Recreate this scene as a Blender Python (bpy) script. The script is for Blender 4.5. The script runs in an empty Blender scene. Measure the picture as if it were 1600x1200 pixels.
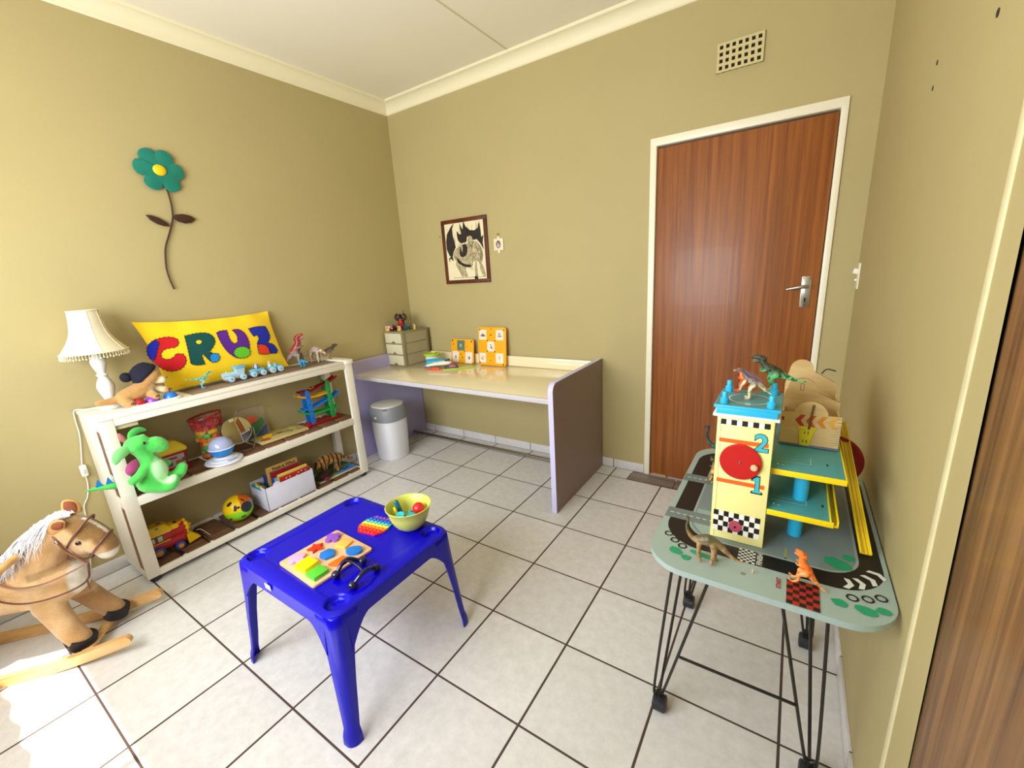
import bpy, bmesh, math, random
from mathutils import Vector, Matrix, Euler, noise as mn
random.seed(7)
SC = bpy.context.scene; COL = SC.collection
PI = math.pi; S = .345
XL, YB, XR, YF, HC = -1.553, .139, 1.545, -3.30, 2.735

# ------------------------------------------------------------ camera, world, light, exposure
def setup_camera():
    yaw, pit, rol = -.5937, -.2562, -.0621
    d = Vector((math.sin(yaw)*math.cos(pit), math.cos(yaw)*math.cos(pit), math.sin(pit)))
    r0 = Vector((math.cos(yaw), -math.sin(yaw), 0)); u0 = r0.cross(d)
    r = r0*math.cos(rol) + u0*math.sin(rol); u = u0*math.cos(rol) - r0*math.sin(rol)
    cd = bpy.data.cameras.new('camera'); cd.sensor_width = 36; cd.lens = 36*660.488/1600
    cd.clip_start = .02; cd.clip_end = 60
    co = bpy.data.objects.new('camera', cd); COL.objects.link(co)
    m = Matrix((r, u, -d)).transposed().to_4x4(); m.translation = Vector((1.302, -2.547, 1.386))
    co.matrix_world = m; SC.camera = co
setup_camera()
SC.view_settings.view_transform = 'Standard'; SC.view_settings.look = 'None'
SC.view_settings.gamma = 1; SC.view_settings.use_curve_mapping = False
SC.view_settings.exposure = 0.0
W = bpy.data.worlds.new('World'); SC.world = W; W.use_nodes = True
nt = W.node_tree; bg = nt.nodes['Background']; sky = nt.nodes.new('ShaderNodeTexSky')
sky.sky_type = 'NISHITA'; sky.sun_disc = False; sky.sun_elevation = math.radians(67); sky.sun_rotation = math.radians(180)
nt.links.new(sky.outputs[0], bg.inputs[0]); bg.inputs[1].default_value = .35
def lamp(name, kind, loc, energy, color, **k):
    l = bpy.data.lights.new(name, kind); l.energy = energy; l.color = color
    o = bpy.data.objects.new(name, l); COL.objects.link(o); o.location = loc
    return l, o
l, o = lamp('sun', 'SUN', (0, -6, 6), 20, (1, .95, .86)); l.angle = .012
o.rotation_euler = Vector((.06, 1.035, -2.1)).to_track_quat('-Z', 'Y').to_euler()
# daylight of the sky and garden coming in through the front window
l, o = lamp('window_daylight', 'AREA', (-.15, -3.21, 1.56), 86, (.93, .97, 1.0))
l.shape = 'RECTANGLE'; l.size = 1.9; l.size_y = 1.15
o.rotation_euler = Vector((.06, 1, .10)).to_track_quat('-Z', 'Y').to_euler()

# ------------------------------------------------------------ materials
def lin(c): return tuple((x/12.92 if x <= .04045 else ((x+.055)/1.055)**2.4) for x in c)
def hx(h): return lin(tuple(int(h[i:i+2], 16)/255 for i in (0, 2, 4)))
MATS = {}
def nd(t, k, **kw):
    n = t.nodes.new('ShaderNode'+k)
    for a, b in kw.items(): setattr(n, a, b)
    return n
def mat(name, col='ffffff', rough=.5, metal=0, var=0, vscale=8, bump=0, bscale=60, spec=.5, trans=0, alpha=1, sheen=0, coat=0, attr=False, sss=0):
    if name in MATS: return MATS[name]
    m = bpy.data.materials.new(name); m.use_nodes = True; t = m.node_tree; b = t.nodes['Principled BSDF']
    c = hx(col) if isinstance(col, str) else col
    b.inputs['Base Color'].default_value = (*c, 1); b.inputs['Roughness'].default_value = rough
    b.inputs['Metallic'].default_value = metal; b.inputs['Specular IOR Level'].default_value = spec
    b.inputs['Transmission Weight'].default_value = trans; b.inputs['Alpha'].default_value = alpha
    b.inputs['Sheen Weight'].default_value = sheen; b.inputs['Coat Weight'].default_value = coat
    tc = nd(t, 'TexCoord'); src = None
    if attr:
        a = nd(t, 'Attribute', attribute_name='Col'); src = a.outputs['Color']
        t.links.new(src, b.inputs['Base Color'])
    if var:
        n = nd(t, 'TexNoise'); n.inputs['Scale'].default_value = vscale; n.inputs['Detail'].default_value = 4
        t.links.new(tc.outputs['Object'], n.inputs['Vector'])
        mr = nd(t, 'MapRange'); mr.inputs['From Min'].default_value = .3; mr.inputs['From Max'].default_value = .7
        mr.inputs['To Min'].default_value = 1-var; mr.inputs['To Max'].default_value = 1+var
        t.links.new(n.outputs['Fac'], mr.inputs['Value'])
        mx = nd(t, 'VectorMath', operation='SCALE')
        if src: t.links.new(src, mx.inputs[0])
        else: mx.inputs[0].default_value = c
        t.links.new(mr.outputs[0], mx.inputs['Scale']); t.links.new(mx.outputs[0], b.inputs['Base Color'])
    if bump:
        n = nd(t, 'TexNoise'); n.inputs['Scale'].default_value = bscale; n.inputs['Detail'].default_value = 3
        t.links.new(tc.outputs['Object'], n.inputs['Vector'])
        bp = nd(t, 'Bump'); bp.inputs['Strength'].default_value = bump; bp.inputs['Distance'].default_value = .004
        t.links.new(n.outputs['Fac'], bp.inputs['Height']); t.links.new(bp.outputs[0], b.inputs['Normal'])
    MATS[name] = m
    return m
def P(name, col, rough=.35, **k): return mat(name, col, rough, **k)      # plastic or paint

def wood(name, c1, c2, scale=(14, 14, .9), rough=.35, bump=.05, coat=0, dens=1.0):
    """grain runs along the local Z axis unless the scale says otherwise"""
    if name in MATS: return MATS[name]
    m = bpy.data.materials.new(name); m.use_nodes = True; t = m.node_tree; b = t.nodes['Principled BSDF']
    b.inputs['Roughness'].default_value = rough; b.inputs['Coat Weight'].default_value = coat
    tc = nd(t, 'TexCoord'); mp = nd(t, 'Mapping'); mp.inputs['Scale'].default_value = scale
    t.links.new(tc.outputs['Object'], mp.inputs[0])
    n = nd(t, 'TexNoise'); n.inputs['Scale'].default_value = 1.0*dens; n.inputs['Detail'].default_value = 5; n.inputs['Distortion'].default_value = .6
    t.links.new(mp.outputs[0], n.inputs['Vector'])
    n2 = nd(t, 'TexNoise'); n2.inputs['Scale'].default_value = 7*dens; n2.inputs['Detail'].default_value = 3
    t.links.new(mp.outputs[0], n2.inputs['Vector'])
    ad = nd(t, 'Math', operation='MULTIPLY_ADD'); ad.inputs[1].default_value = .35
    t.links.new(n2.outputs['Fac'], ad.inputs[0]); t.links.new(n.outputs['Fac'], ad.inputs[2])
    r = nd(t, 'ValToRGB'); r.color_ramp.elements[0].position = .42; r.color_ramp.elements[1].position = .88
    r.color_ramp.elements[0].color = (*hx(c1), 1); r.color_ramp.elements[1].color = (*hx(c2), 1)
    t.links.new(ad.outputs[0], r.inputs[0]); t.links.new(r.outputs[0], b.inputs['Base Color'])
    if bump:
        bp = nd(t, 'Bump'); bp.inputs['Strength'].default_value = bump; bp.inputs['Distance'].default_value = .003
        t.links.new(n2.outputs['Fac'], bp.inputs['Height']); t.links.new(bp.outputs[0], b.inputs['Normal'])
    MATS[name] = m
    return m

def tile_mat():
    m = bpy.data.materials.new('floor_tiles'); m.use_nodes = True; t = m.node_tree; b = t.nodes['Principled BSDF']; L = t.links.new
    tc = nd(t, 'TexCoord'); sp = nd(t, 'SeparateXYZ'); L(tc.outputs['Object'], sp.inputs[0])
    ds = []
    for ax, hw in (('X', .0040), ('Y', .0034)):
        a = nd(t, 'Math', operation='PINGPONG'); a.inputs[1].default_value = S/2; L(sp.outputs[ax], a.inputs[0]) # distance to nearest joint
        g = nd(t, 'MapRange', interpolation_type='SMOOTHSTEP'); g.inputs['From Min'].default_value = hw-.0008; g.inputs['From Max'].default_value = hw+.0008
        L(a.outputs[0], g.inputs['Value']); ds.append(g)
    # PINGPONG peaks at S/2 and returns to 0 at S, so 0 marks each joint
    mn_ = nd(t, 'Math', operation='MINIMUM'); L(ds[0].outputs[0], mn_.inputs[0]); L(ds[1].outputs[0], mn_.inputs[1])
    n = nd(t, 'TexNoise'); n.inputs['Scale'].default_value = 26; n.inputs['Detail'].default_value = 6; n.inputs['Roughness'].default_value = .7; L(tc.outputs['Object'], n.inputs['Vector'])
    # each tile has a tone of its own
    vm = nd(t, 'VectorMath', operation='SCALE'); vm.inputs['Scale'].default_value = 1/S; L(tc.outputs['Object'], vm.inputs[0])
    fl = nd(t, 'VectorMath', operation='FLOOR'); L(vm.outputs[0], fl.inputs[0])
    wn = nd(t, 'TexWhiteNoise', noise_dimensions='2D'); L(fl.outputs[0], wn.inputs['Vector'])
    r = nd(t, 'ValToRGB'); r.color_ramp.elements[0].position = .3; r.color_ramp.elements[1].position = .72
    r.color_ramp.elements[0].color = (*hx('d1cecb'), 1); r.color_ramp.elements[1].color = (*hx('e4e2df'), 1); L(n.outputs['Fac'], r.inputs[0])
    tv = nd(t, 'MapRange'); tv.inputs['To Min'].default_value = .95; tv.inputs['To Max'].default_value = 1.04; L(wn.outputs['Value'], tv.inputs['Value'])
    sc = nd(t, 'VectorMath', operation='SCALE'); L(r.outputs[0], sc.inputs[0]); L(tv.outputs[0], sc.inputs['Scale'])
    mx = nd(t, 'Mix', data_type='RGBA'); mx.inputs['A'].default_value = (*hx('4c3a31'), 1)
    L(mn_.outputs[0], mx.inputs['Factor']); L(sc.outputs[0], mx.inputs['B']); L(mx.outputs['Result'], b.inputs['Base Color'])
    rr = nd(t, 'MapRange'); rr.inputs['To Min'].default_value = .9; rr.inputs['To Max'].default_value = .36; L(mn_.outputs[0], rr.inputs['Value']); L(rr.outputs[0], b.inputs['Roughness'])
    ad = nd(t, 'Math', operation='MULTIPLY_ADD'); ad.inputs[1].default_value = .12; L(n.outputs['Fac'], ad.inputs[0]); L(mn_.outputs[0], ad.inputs[2])
    bp = nd(t, 'Bump'); bp.inputs['Strength'].default_value = .5; bp.inputs['Distance'].default_value = .0015; L(ad.outputs[0], bp.inputs['Height']); L(bp.outputs[0], b.inputs['Normal'])
    return m

# ------------------------------------------------------------ mesh building
class MB:
    """collects shapes with a material per face and links them as one mesh object"""
    def __init__(s, X=None): s.bm = bmesh.new(); s.mats = []; s.X = X or Matrix(); s.flat = set()
    def mi(s, m):
        if m not in s.mats: s.mats.append(m)
        return s.mats.index(m)
    def _fin(s, vs, fs, m, X=None):
        T = s.X @ X if X is not None else s.X
        for v in vs: v.co = T @ v.co
        i = s.mi(m)
        for f in fs: f.material_index = i
    def box(s, c, d, m, bevel=0, rot=None, seg=2, X=None):
        r = bmesh.ops.create_cube(s.bm, size=1); vs = r['verts']
        for v in vs: v.co = Vector((v.co.x*d[0], v.co.y*d[1], v.co.z*d[2]))
        if bevel:
            es = list({e for v in vs for e in v.link_edges})
            g = bmesh.ops.bevel(s.bm, geom=es, offset=min(bevel, min(d)*.49), segments=seg, affect='EDGES', profile=.5)
            vs = list({v for f in g['faces'] for v in f.verts} | {v for v in vs if v.is_valid})
        fs = list({f for v in vs for f in v.link_faces})
        M = Matrix.Translation(Vector(c)) @ (Euler(rot).to_matrix().to_4x4() if rot else Matrix())
        s._fin(vs, fs, m, X @ M if X is not None else M); return s
    def bx(s, x0, x1, y0, y1, z0, z1, m, bevel=0):
        return s.box(((x0+x1)/2, (y0+y1)/2, (z0+z1)/2), (abs(x1-x0), abs(y1-y0), abs(z1-z0)), m, bevel)
    def rings(s, rings, m, closed=False, caps=True):
        """rings: lists of equal length of points, skinned in order"""
        R = [[s.bm.verts.new(p) for p in r] for r in rings]; n = len(R[0]); fs = []
        k = len(R) if closed else len(R)-1
        for i in range(k):
            a, b = R[i], R[(i+1) % len(R)]
            for j in range(n):
                fs.append(s.bm.faces.new((a[j], a[(j+1) % n], b[(j+1) % n], b[j])))
        if caps and not closed:
            fs.append(s.bm.faces.new(list(reversed(R[0])))); fs.append(s.bm.faces.new(R[-1]))
        s._fin([v for r in R for v in r], fs, m); return s
    def tube(s, pts, rad, m, n=10, closed=False, caps=True, flat=1, up=None, round_ends=False):
        P_ = [Vector(p) for p in pts]; N = len(P_)
        if not hasattr(rad, '__len__'): rad = [rad]*N
        rad = list(rad)
        if round_ends and not closed:
            d0 = (P_[0]-P_[1]).normalized(); d1 = (P_[-1]-P_[-2]).normalized()
            pre = [(P_[0]+d0*rad[0]*math.sin(a), rad[0]*math.cos(a)) for a in (1.35, 1.0, .5)]
            post = [(P_[-1]+d1*rad[-1]*math.sin(a), rad[-1]*math.cos(a)) for a in (.5, 1.0, 1.35)]
            P_ = [a for a, _ in pre]+P_+[a for a, _ in post]; rad = [b for _, b in pre]+rad+[b for _, b in post]; N = len(P_)
        T = []
        for i in range(N):
            if closed: t = P_[(i+1) % N]-P_[i-1]
            else: t = P_[min(i+1, N-1)]-P_[max(i-1, 0)]
            T.append(t.normalized() if t.length > 1e-9 else Vector((0, 0, 1)))
        ref = Vector(up) if up else (Vector((0, 0, 1)) if abs(T[0].z) < .9 else Vector((1, 0, 0)))
        u = (ref - T[0]*ref.dot(T[0])).normalized(); rs = []
        for i in range(N):
            if up: u = Vector(up)-T[i]*Vector(up).dot(T[i])
            else: u = u - T[i]*u.dot(T[i])
            u.normalize(); v = T[i].cross(u)
            rs.append([P_[i]+(u*math.cos(a)*flat+v*math.sin(a))*rad[i] for a in [2*PI*k/n for k in range(n)]])
        return s.rings(rs, m, closed, caps)
    def cyl(s, a, b, r, m, r2=None, n=20, bevel=0):
        a, b = Vector(a), Vector(b); r2 = r if r2 is None else r2
        if bevel:
            d = (b-a).normalized()*bevel
            return s.tube([a, a+d*.3, a+d, b-d, b-d*.3, b], [r-bevel, r-bevel*.3, r, r2, r2-bevel*.3, r2-bevel], m, n)
        return s.tube([a, b], [r, r2], m, n)
    def lathe(s, prof, m, n=32, o=(0, 0, 0), ax=None, caps=True):
        rs = [[Vector((r*math.cos(a), r*math.sin(a), z)) for a in [2*PI*k/n for k in range(n)]] for r, z in prof]
        X0 = s.X; T = Matrix.Translation(Vector(o))
        if ax is not None: T = T @ Vector(ax).to_track_quat('Z', 'Y').to_matrix().to_4x4()
        s.X = X0 @ T; s.rings(rs, m, False, caps); s.X = X0; return s
    def ell(s, c, r, m, rot=None, u=20, v=12):
        if not hasattr(r, '__len__'): r = (r, r, r)
        g = bmesh.ops.create_uvsphere(s.bm, u_segments=u, v_segments=v, radius=1); vs = g['verts']
        for w in vs: w.co = Vector((w.co.x*r[0], w.co.y*r[1], w.co.z*r[2]))
        fs = list({f for w in vs for f in w.link_faces})
        s._fin(vs, fs, m, Matrix.Translation(Vector(c)) @ (Euler(rot).to_matrix().to_4x4() if rot else Matrix())); return s
    def prism(s, poly, z0, z1, m, bevel=0, X=None, m_side=None):
        """polygon in local xy extruded along z"""
        a = [s.bm.verts.new((x, y, z0)) for x, y in poly]; b = [s.bm.verts.new((x, y, z1)) for x, y in poly]; n = len(a)
        top = s.bm.faces.new(b); bot = s.bm.faces.new(list(reversed(a)))
        sd = [s.bm.faces.new((a[i], a[(i+1) % n], b[(i+1) % n], b[i])) for i in range(n)]
        fs = [top, bot]+sd; vs = a+b
        if bevel:
            es = list(top.edges)+list(bot.edges)
            g = bmesh.ops.bevel(s.bm, geom=es, offset=bevel, segments=2, affect='EDGES', profile=.5)
            vs = [v for v in s.bm.verts if v.index == -1] if False else list({v for v in vs if v.is_valid} | {v for f in g['faces'] for v in f.verts})
            fs = list({f for v in vs for f in v.link_faces})
        s._fin(vs, fs, m, X)
        if m_side:
            i = s.mi(m_side)
            for f in sd:
                if f.is_valid: f.material_index = i
        return s
    def poly(s, pts, m, X=None):
        vs = [s.bm.verts.new(p) for p in pts]; f = s.bm.faces.new(vs); s._fin(vs, [f], m, X); return s
    def quadgrid(s, fn, nu, nv, m, closed_u=False):
        V_ = [[s.bm.verts.new(fn(i/nu, j/nv)) for i in range(nu if closed_u else nu+1)] for j in range(nv+1)]; fs = []
        k = nu
        for j in range(nv):
            for i in range(k):
                i2 = (i+1) % len(V_[0]) if closed_u else i+1
                fs.append(s.bm.faces.new((V_[j][i], V_[j][i2], V_[j+1][i2], V_[j+1][i])))
        s._fin([v for r in V_ for v in r], fs, m); return s
    def drape(s, poly, fn, m, cuts=5, thick=0):
        """a flat polygon subdivided and laid over a surface fn(u, v) -> point"""
        b2 = bmesh.new(); f = b2.faces.new([b2.verts.new((x, y, 0)) for x, y in poly])
        bmesh.ops.triangulate(b2, faces=[f], ngon_method='EAR_CLIP')
        for _ in range(cuts):
            es = [e for e in b2.edges if e.calc_length() > .012]
            if not es: break
            bmesh.ops.subdivide_edges(b2, edges=es, cuts=1)
            bmesh.ops.triangulate(b2, faces=[f for f in b2.faces if len(f.verts) > 3])
        mp = {}
        for v in b2.verts: mp[v] = s.bm.verts.new(fn(v.co.x, v.co.y))
        fs = [s.bm.faces.new([mp[v] for v in f.verts]) for f in b2.faces]; b2.free()
        s._fin(list(mp.values()), fs, m); return s
    def build(s, name, parent=None, smooth=40, loc=None):
        bmesh.ops.recalc_face_normals(s.bm, faces=s.bm.faces)
        me = bpy.data.meshes.new(name); s.bm.to_mesh(me); s.bm.free()
        for m in s.mats: me.materials.append(m)
        if smooth:
            me.polygons.foreach_set('use_smooth', [True]*len(me.polygons)); me.set_sharp_from_angle(angle=math.radians(smooth))
        o = bpy.data.objects.new(name, me); COL.objects.link(o)
        if parent: o.parent = parent
        if loc: o.location = loc
        return o
def tag(o, label=None, cat=None, group=None, kind=None):
    if label: o['label'] = label
    if cat: o['category'] = cat
    if group: o['group'] = group
    if kind: o['kind'] = kind
    return o
def thing(name, label, cat, loc=(0, 0, 0), rz=0, group=None):
    o = bpy.data.objects.new(name, None); COL.objects.link(o); o.location = loc; o.rotation_euler = (0, 0, rz)
    o.empty_display_size = .05
    return tag(o, label, cat, group)
def struct(mb, name, smooth=40): return tag(mb.build(name, None, smooth), kind='structure')
def copy_tree(o, parent=None):
    c = o.copy(); COL.objects.link(c); c.parent = parent
    for ch in list(o.children): copy_tree(ch, c)
    return c
def circ(r, n=24, cx=0, cy=0, ry=None, a0=0): return [(cx+r*math.cos(a0+2*PI*k/n), cy+(ry or r)*math.sin(a0+2*PI*k/n)) for k in range(n)]
def rrect(w, h, r, n=5, cx=0, cy=0):
    p = []
    for qx, qy, a in ((w/2-r, h/2-r, 0), (-w/2+r, h/2-r, PI/2), (-w/2+r, -h/2+r, PI), (w/2-r, -h/2+r, 1.5*PI)):
        p += [(cx+qx+r*math.cos(a+PI/2*k/n), cy+qy+r*math.sin(a+PI/2*k/n)) for k in range(n+1)]
    return p
def text_mesh(mb, s, size, X, m, ext=.0004, bold=0):
    cu = bpy.data.curves.new('t', 'FONT'); cu.body = s; cu.size = size; cu.extrude = ext; cu.offset = bold; cu.align_x = 'CENTER'; cu.align_y = 'CENTER'; cu.resolution_u = 3
    ob = bpy.data.objects.new('t', cu); COL.objects.link(ob); dg = bpy.context.evaluated_depsgraph_get()
    me = bpy.data.meshes.new_from_object(ob.evaluated_get(dg)); bpy.data.objects.remove(ob); bpy.data.curves.remove(cu)
    vs0 = len(mb.bm.verts); mb.bm.verts.ensure_lookup_table()
    vs = [mb.bm.verts.new(mb.X @ X @ v.co) for v in me.vertices]; i = mb.mi(m)
    for p in me.polygons:
        try: f = mb.bm.faces.new([vs[k] for k in p.vertices]); f.material_index = i
        except ValueError: pass
    bpy.data.meshes.remove(me)
def frame3(o, x, y, z=None):
    """matrix whose local axes x, y (and their cross) are the given world directions"""
    x = Vector(x).normalized(); y = Vector(y).normalized(); z = Vector(z).normalized() if z else x.cross(y)
    m = Matrix((x, y, z)).transposed().to_4x4(); m.translation = Vector(o); return m
def soft(name, chains, m, colf=None, parent=None, vox=.006, smooth=4, extra=None, fac=.5):
    """one continuous skin grown over chains of (point, radius) and ellipsoids; colour by colf(point)"""
    b = MB(); dm = mat('tmp')
    for ch in chains:
        if ch[0] == 'e': b.ell(ch[1], ch[2], dm, ch[3] if len(ch) > 3 else None, 16, 10)
        else:
            pts = [c[0] for c in ch]; rr = [c[1] for c in ch]
            b.tube(catmull(pts, 3), catmull1(rr, 3), dm, 10, round_ends=True)
    if extra: extra(b)
    o = b.build(name, parent, 0)
    md = o.modifiers.new('r', 'REMESH'); md.mode = 'VOXEL'; md.voxel_size = vox
    ms = o.modifiers.new('s', 'SMOOTH'); ms.iterations = smooth; ms.factor = fac
    dg = bpy.context.evaluated_depsgraph_get(); me = bpy.data.meshes.new_from_object(o.evaluated_get(dg))
    o.modifiers.clear(); old = o.data; o.data = me; bpy.data.meshes.remove(old)
    me.materials.clear(); me.materials.append(m)
    me.polygons.foreach_set('use_smooth', [True]*len(me.polygons))
    if colf:
        at = me.color_attributes.new('Col', 'FLOAT_COLOR', 'POINT')
        for i, v in enumerate(me.vertices):
            c = colf(v.co); at.data[i].color = (*(hx(c) if isinstance(c, str) else c), 1)
    return o
def catmull(P_, n=4):
    P_ = [Vector(p) for p in P_]
    if len(P_) < 3: return P_
    out = []
    for i in range(len(P_)-1):
        p0 = P_[max(i-1, 0)]; p1 = P_[i]; p2 = P_[i+1]; p3 = P_[min(i+2, len(P_)-1)]
        for k in range(n):
            t = k/n; out.append(.5*((2*p1)+(p2-p0)*t+(2*p0-5*p1+4*p2-p3)*t*t+(3*p1-p0-3*p2+p3)*t**3))
    return out+[P_[-1]]
def catmull1(r, n=4):
    if len(r) < 3: return list(r)
    out = []
    for i in range(len(r)-1): out += [r[i]+(r[i+1]-r[i])*k/n for k in range(n)]
    return out+[r[-1]]
def mixc(a, b, t):
    t = max(0, min(1, t)); a = hx(a) if isinstance(a, str) else a; b = hx(b) if isinstance(b, str) else b
    return tuple(x+(y-x)*t for x, y in zip(a, b))
FUR = mat('short_fur', 'ffffff', .95, bump=.9, bscale=260, attr=True, var=.10, vscale=60, spec=.15, sheen=.3)
HIDE = mat('painted_figure', 'ffffff', .45, bump=.25, bscale=180, attr=True, var=.06, vscale=90)
# ============================================================ the room
WALL = mat('wall_paint', 'b4a574', .62, var=.02, vscale=2.5, bump=.06, bscale=120, spec=.35)
CEILM = mat('ceiling_paint', 'efe9d6', .8, var=.012, vscale=2)
TRIMW = mat('cream_gloss_paint', 'f1ead2', .35, var=.02, vscale=9)
TILE = tile_mat()
b = MB(); b.bx(XL-.2, XR+.2, YF-.15, YB+.2, -.08, 0, TILE); struct(b, 'floor')
b = MB(); b.bx(XL-.2, XR+.2, YF-.15, YB+.2, HC, HC+.08, CEILM)
b.bx(-.345, -.333, YF, YB, HC-.0015, HC, mat('ceiling_joint', 'd2c6a2', .8)); struct(b, 'ceiling')
b = MB(); b.bx(XL-.15, XL, YF-.15, YB+.15, 0, HC, WALL); struct(b, 'wall_left')
# back wall with the door opening
DX0, DX1, DH = .5795, 1.3975, 2.016
FX0, FX1, FH = .541, 1.430, 2.068
b = MB(); b.bx(XL, FX0+.01, YB, YB+.15, 0, HC, WALL); b.bx(FX1-.01, XR, YB, YB+.15, 0, HC, WALL); b.bx(FX0+.01, FX1-.01, YB, YB+.15, FH-.01, HC, WALL); struct(b, 'wall_back')
b = MB(); b.bx(XR, XR+.15, YF-.15, -1.66, 2.25, HC, WALL); struct(b, 'wall_right'); b = MB(); b.bx(XR, XR+.15, YF-.15, -2.95, 0, 2.25, WALL); struct(b, 'wall_right')
b = MB(); b.bx(XR, XR+.15, -1.66, YB+.15, 0, HC, WALL)
# painted strip that narrows towards the cupboard
b.poly([(XR, -1.66, 0), (XR, -1.752, 0), (XR, -1.644, 2.25), (XR, -1.66, 2.25)], WALL)
b.poly([(XR+.15, -1.66, 0), (XR+.15, -1.752, 0), (XR+.15, -1.644, 2.25), (XR+.15, -1.66, 2.25)], WALL)
b.poly([(XR, -1.752, 0), (XR+.15, -1.752, 0), (XR+.15, -1.644, 2.25), (XR, -1.644, 2.25)], WALL); struct(b, 'wall_right')
# front wall (behind the camera) with the window opening
WX0, WX1, WZ0, WZ1 = -1.42, .75, .90, 2.10
b = MB(); b.bx(XL, WX0, YF-.15, YF, 0, HC, WALL); b.bx(WX1, XR, YF-.15, YF, 0, HC, WALL)
b.bx(WX0, WX1, YF-.15, YF, 0, WZ0, WALL); b.bx(WX0, WX1, YF-.15, YF, WZ1, HC, WALL); struct(b, 'wall_front')
b = MB(); fm = mat('window_frame_paint', 'eeeade', .4)
for x in (WX0+.02, (WX0+WX1)/2, WX1-.02): b.bx(x-.02, x+.02, YF-.10, YF-.06, WZ0, WZ1, fm)
for z in (WZ0+.02, 1.37, WZ1-.012): b.bx(WX0, WX1, YF-.10, YF-.06, z-.012, z+.012, fm)
w = struct(b, 'window_1')
b = MB(); b.bx(WX0+.04, WX1-.04, YF-.085, YF-.079, WZ0, WZ1, mat('window_glass', 'ffffff', .0, trans=1, alpha=.12)); b.build('window_pane', w)
# unseen half curtain, added to trim the sun band on the floor
b = MB(); sh = mat('sun_trim_cloth', 'f4f2ea', .9)
b.quadgrid(lambda u, v: Vector((WX0-.06+u*(WX1-WX0+.12), YF+.035+.007*math.sin(u*90), .82+v*.55)), 180, 2, sh)
tag(b.build('sun_trim_curtain'), 'added unseen white half curtain in the lower window, trimming the sun patch', 'curtain')
# cornices
CORN = mat('cornice_paint', 'efe6c4', .55)
prof = [(0, 0), (.004, 0), (.010, .006)]+[(.075-.065*math.cos(a), .006+.062*math.sin(a)) for a in [PI/2*k/8 for k in range(9)]]+[(.080, .076), (.080, .082), (0, .082)]
def cornice(name, p0, p1, inn):
    b = MB(); z0 = HC-.082; rs = []
    for p, q in ((p0, p1), (p1, p0)):
        p = Vector(p); d = (Vector(q)-p).normalized(); inn_ = Vector(inn)
        rs.append([p+inn_*x+d*x+Vector((0, 0, z0+z)) for x, z in prof])
    b.rings(rs, CORN); struct(b, name, 30)
cornice('trim_1', (XL, YF, 0), (XL, YB, 0), (1, 0, 0)); cornice('trim_2', (XL, YB, 0), (XR, YB, 0), (0, -1, 0))
cornice('trim_3', (XR, YB, 0), (XR, YF, 0), (-1, 0, 0)); cornice('trim_4', (XR, YF, 0), (XL, YF, 0), (0, 1, 0))
# tile skirting
SK = mat('skirting_tile', 'dad6d4', .35, var=.04, vscale=30); GR = mat('dark_grout', '4c3a31', .9); CAP = mat('skirting_cap', 'e2dfd6', .4)
def skirt(name, axis, a0, a1, w, inn, off=0, h=.066):
    b = MB(); n0 = math.ceil((a0-off)/S); cuts = [a0]+[off+k*S for k in range(n0, 99) if a0 < off+k*S < a1]+[a1]
    for p, q in zip(cuts, cuts[1:]):
        p += .0025; q -= .0025
        if q-p < .004: continue
        if axis == 'x': b.bx(p, q, w, w+inn*.009, .003, h, SK, .0012)
        else: b.bx(w, w+inn*.009, p, q, .003, h, SK, .0012)
    if axis == 'x': b.bx(a0, a1, w, w+inn*.006, .0, h-.002, GR)
    else: b.bx(w, w+inn*.006, a0, a1, .0, h-.002, GR)
    struct(b, name)
skirt('baseboard_back', 'x', XL, FX0, YB, -1, -.02); skirt('baseboard_left', 'y', YF, YB, XL, 1, .05)
skirt('baseboard_right', 'y', -1.64, YB, XR, -1, .02)
# threshold of wood-look tiles at the door
b = MB(); tw = wood('threshold_tile', '5d5148', '9a8c80', (3, 40, 3), .5)
for x0, x1 in ((.468, .755), (.761, 1.06), (1.066, 1.36), (1.366, 1.5)): b.bx(x0, x1, -.0+.006, YB-.008, 0, .0022, tw)
b.bx(.462, 1.5, .002, .1, 0, .0006, GR); struct(b, 'trim_5')
# plaster bead on the right wall beside the cupboard
b = MB(); b.box((XR, -1.604, 1.1), (.006, .020, 2.2), mat('bead_paint', 'd8cda2', .6, var=.06, vscale=20), .002, rot=(-.002, 0, 0)); struct(b, 'trim_6')
# door
DW = wood('sapele_veneer', '6e3712', 'a05e24', (26, 4, .6), .42, .03, .04, 1.6)
b = MB()
for x0, x1 in ((FX0, DX0-.003), (DX1+.004, FX1)): b.bx(x0, x1, YB-.012, YB+.10, 0, FH-.036, TRIMW, .003)
b.bx(FX0, FX1, YB-.012, YB+.10, FH-.042, FH, TRIMW, .003)
b.bx(DX0-.02, DX0+.004, YB+.052, YB+.1, 0, DH, TRIMW); b.bx(DX1-.004, DX1+.02, YB+.052, YB+.1, 0, DH, TRIMW)
b.bx(FX0+.02, FX1-.02, YB+.10, YB+.14, 0, FH, mat('passage_dark', '2a2018', .8)); dr = struct(b, 'door_1')
b = MB(); b.bx(DX0, DX1, YB+.006, YB+.048, .006, DH, DW, .002)
b.bx(DX0+.015, DX0+.1, YB+.0052, YB+.01, .004, .012, mat('worn_wood', 'b08a5c', .7)); b.build('door_leaf', dr)
hm = mat('satin_nickel', 'b9b4aa', .28, metal=1); hd = mat('keyhole_dark', '15100c', .7)
b = MB(); b.prism(rrect(.041, .155, .004), 0, .006, hm, .001, X=frame3((1.345, YB+.006, 1.202), (1, 0, 0), (0, 0, 1), (0, -1, 0)))
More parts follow.
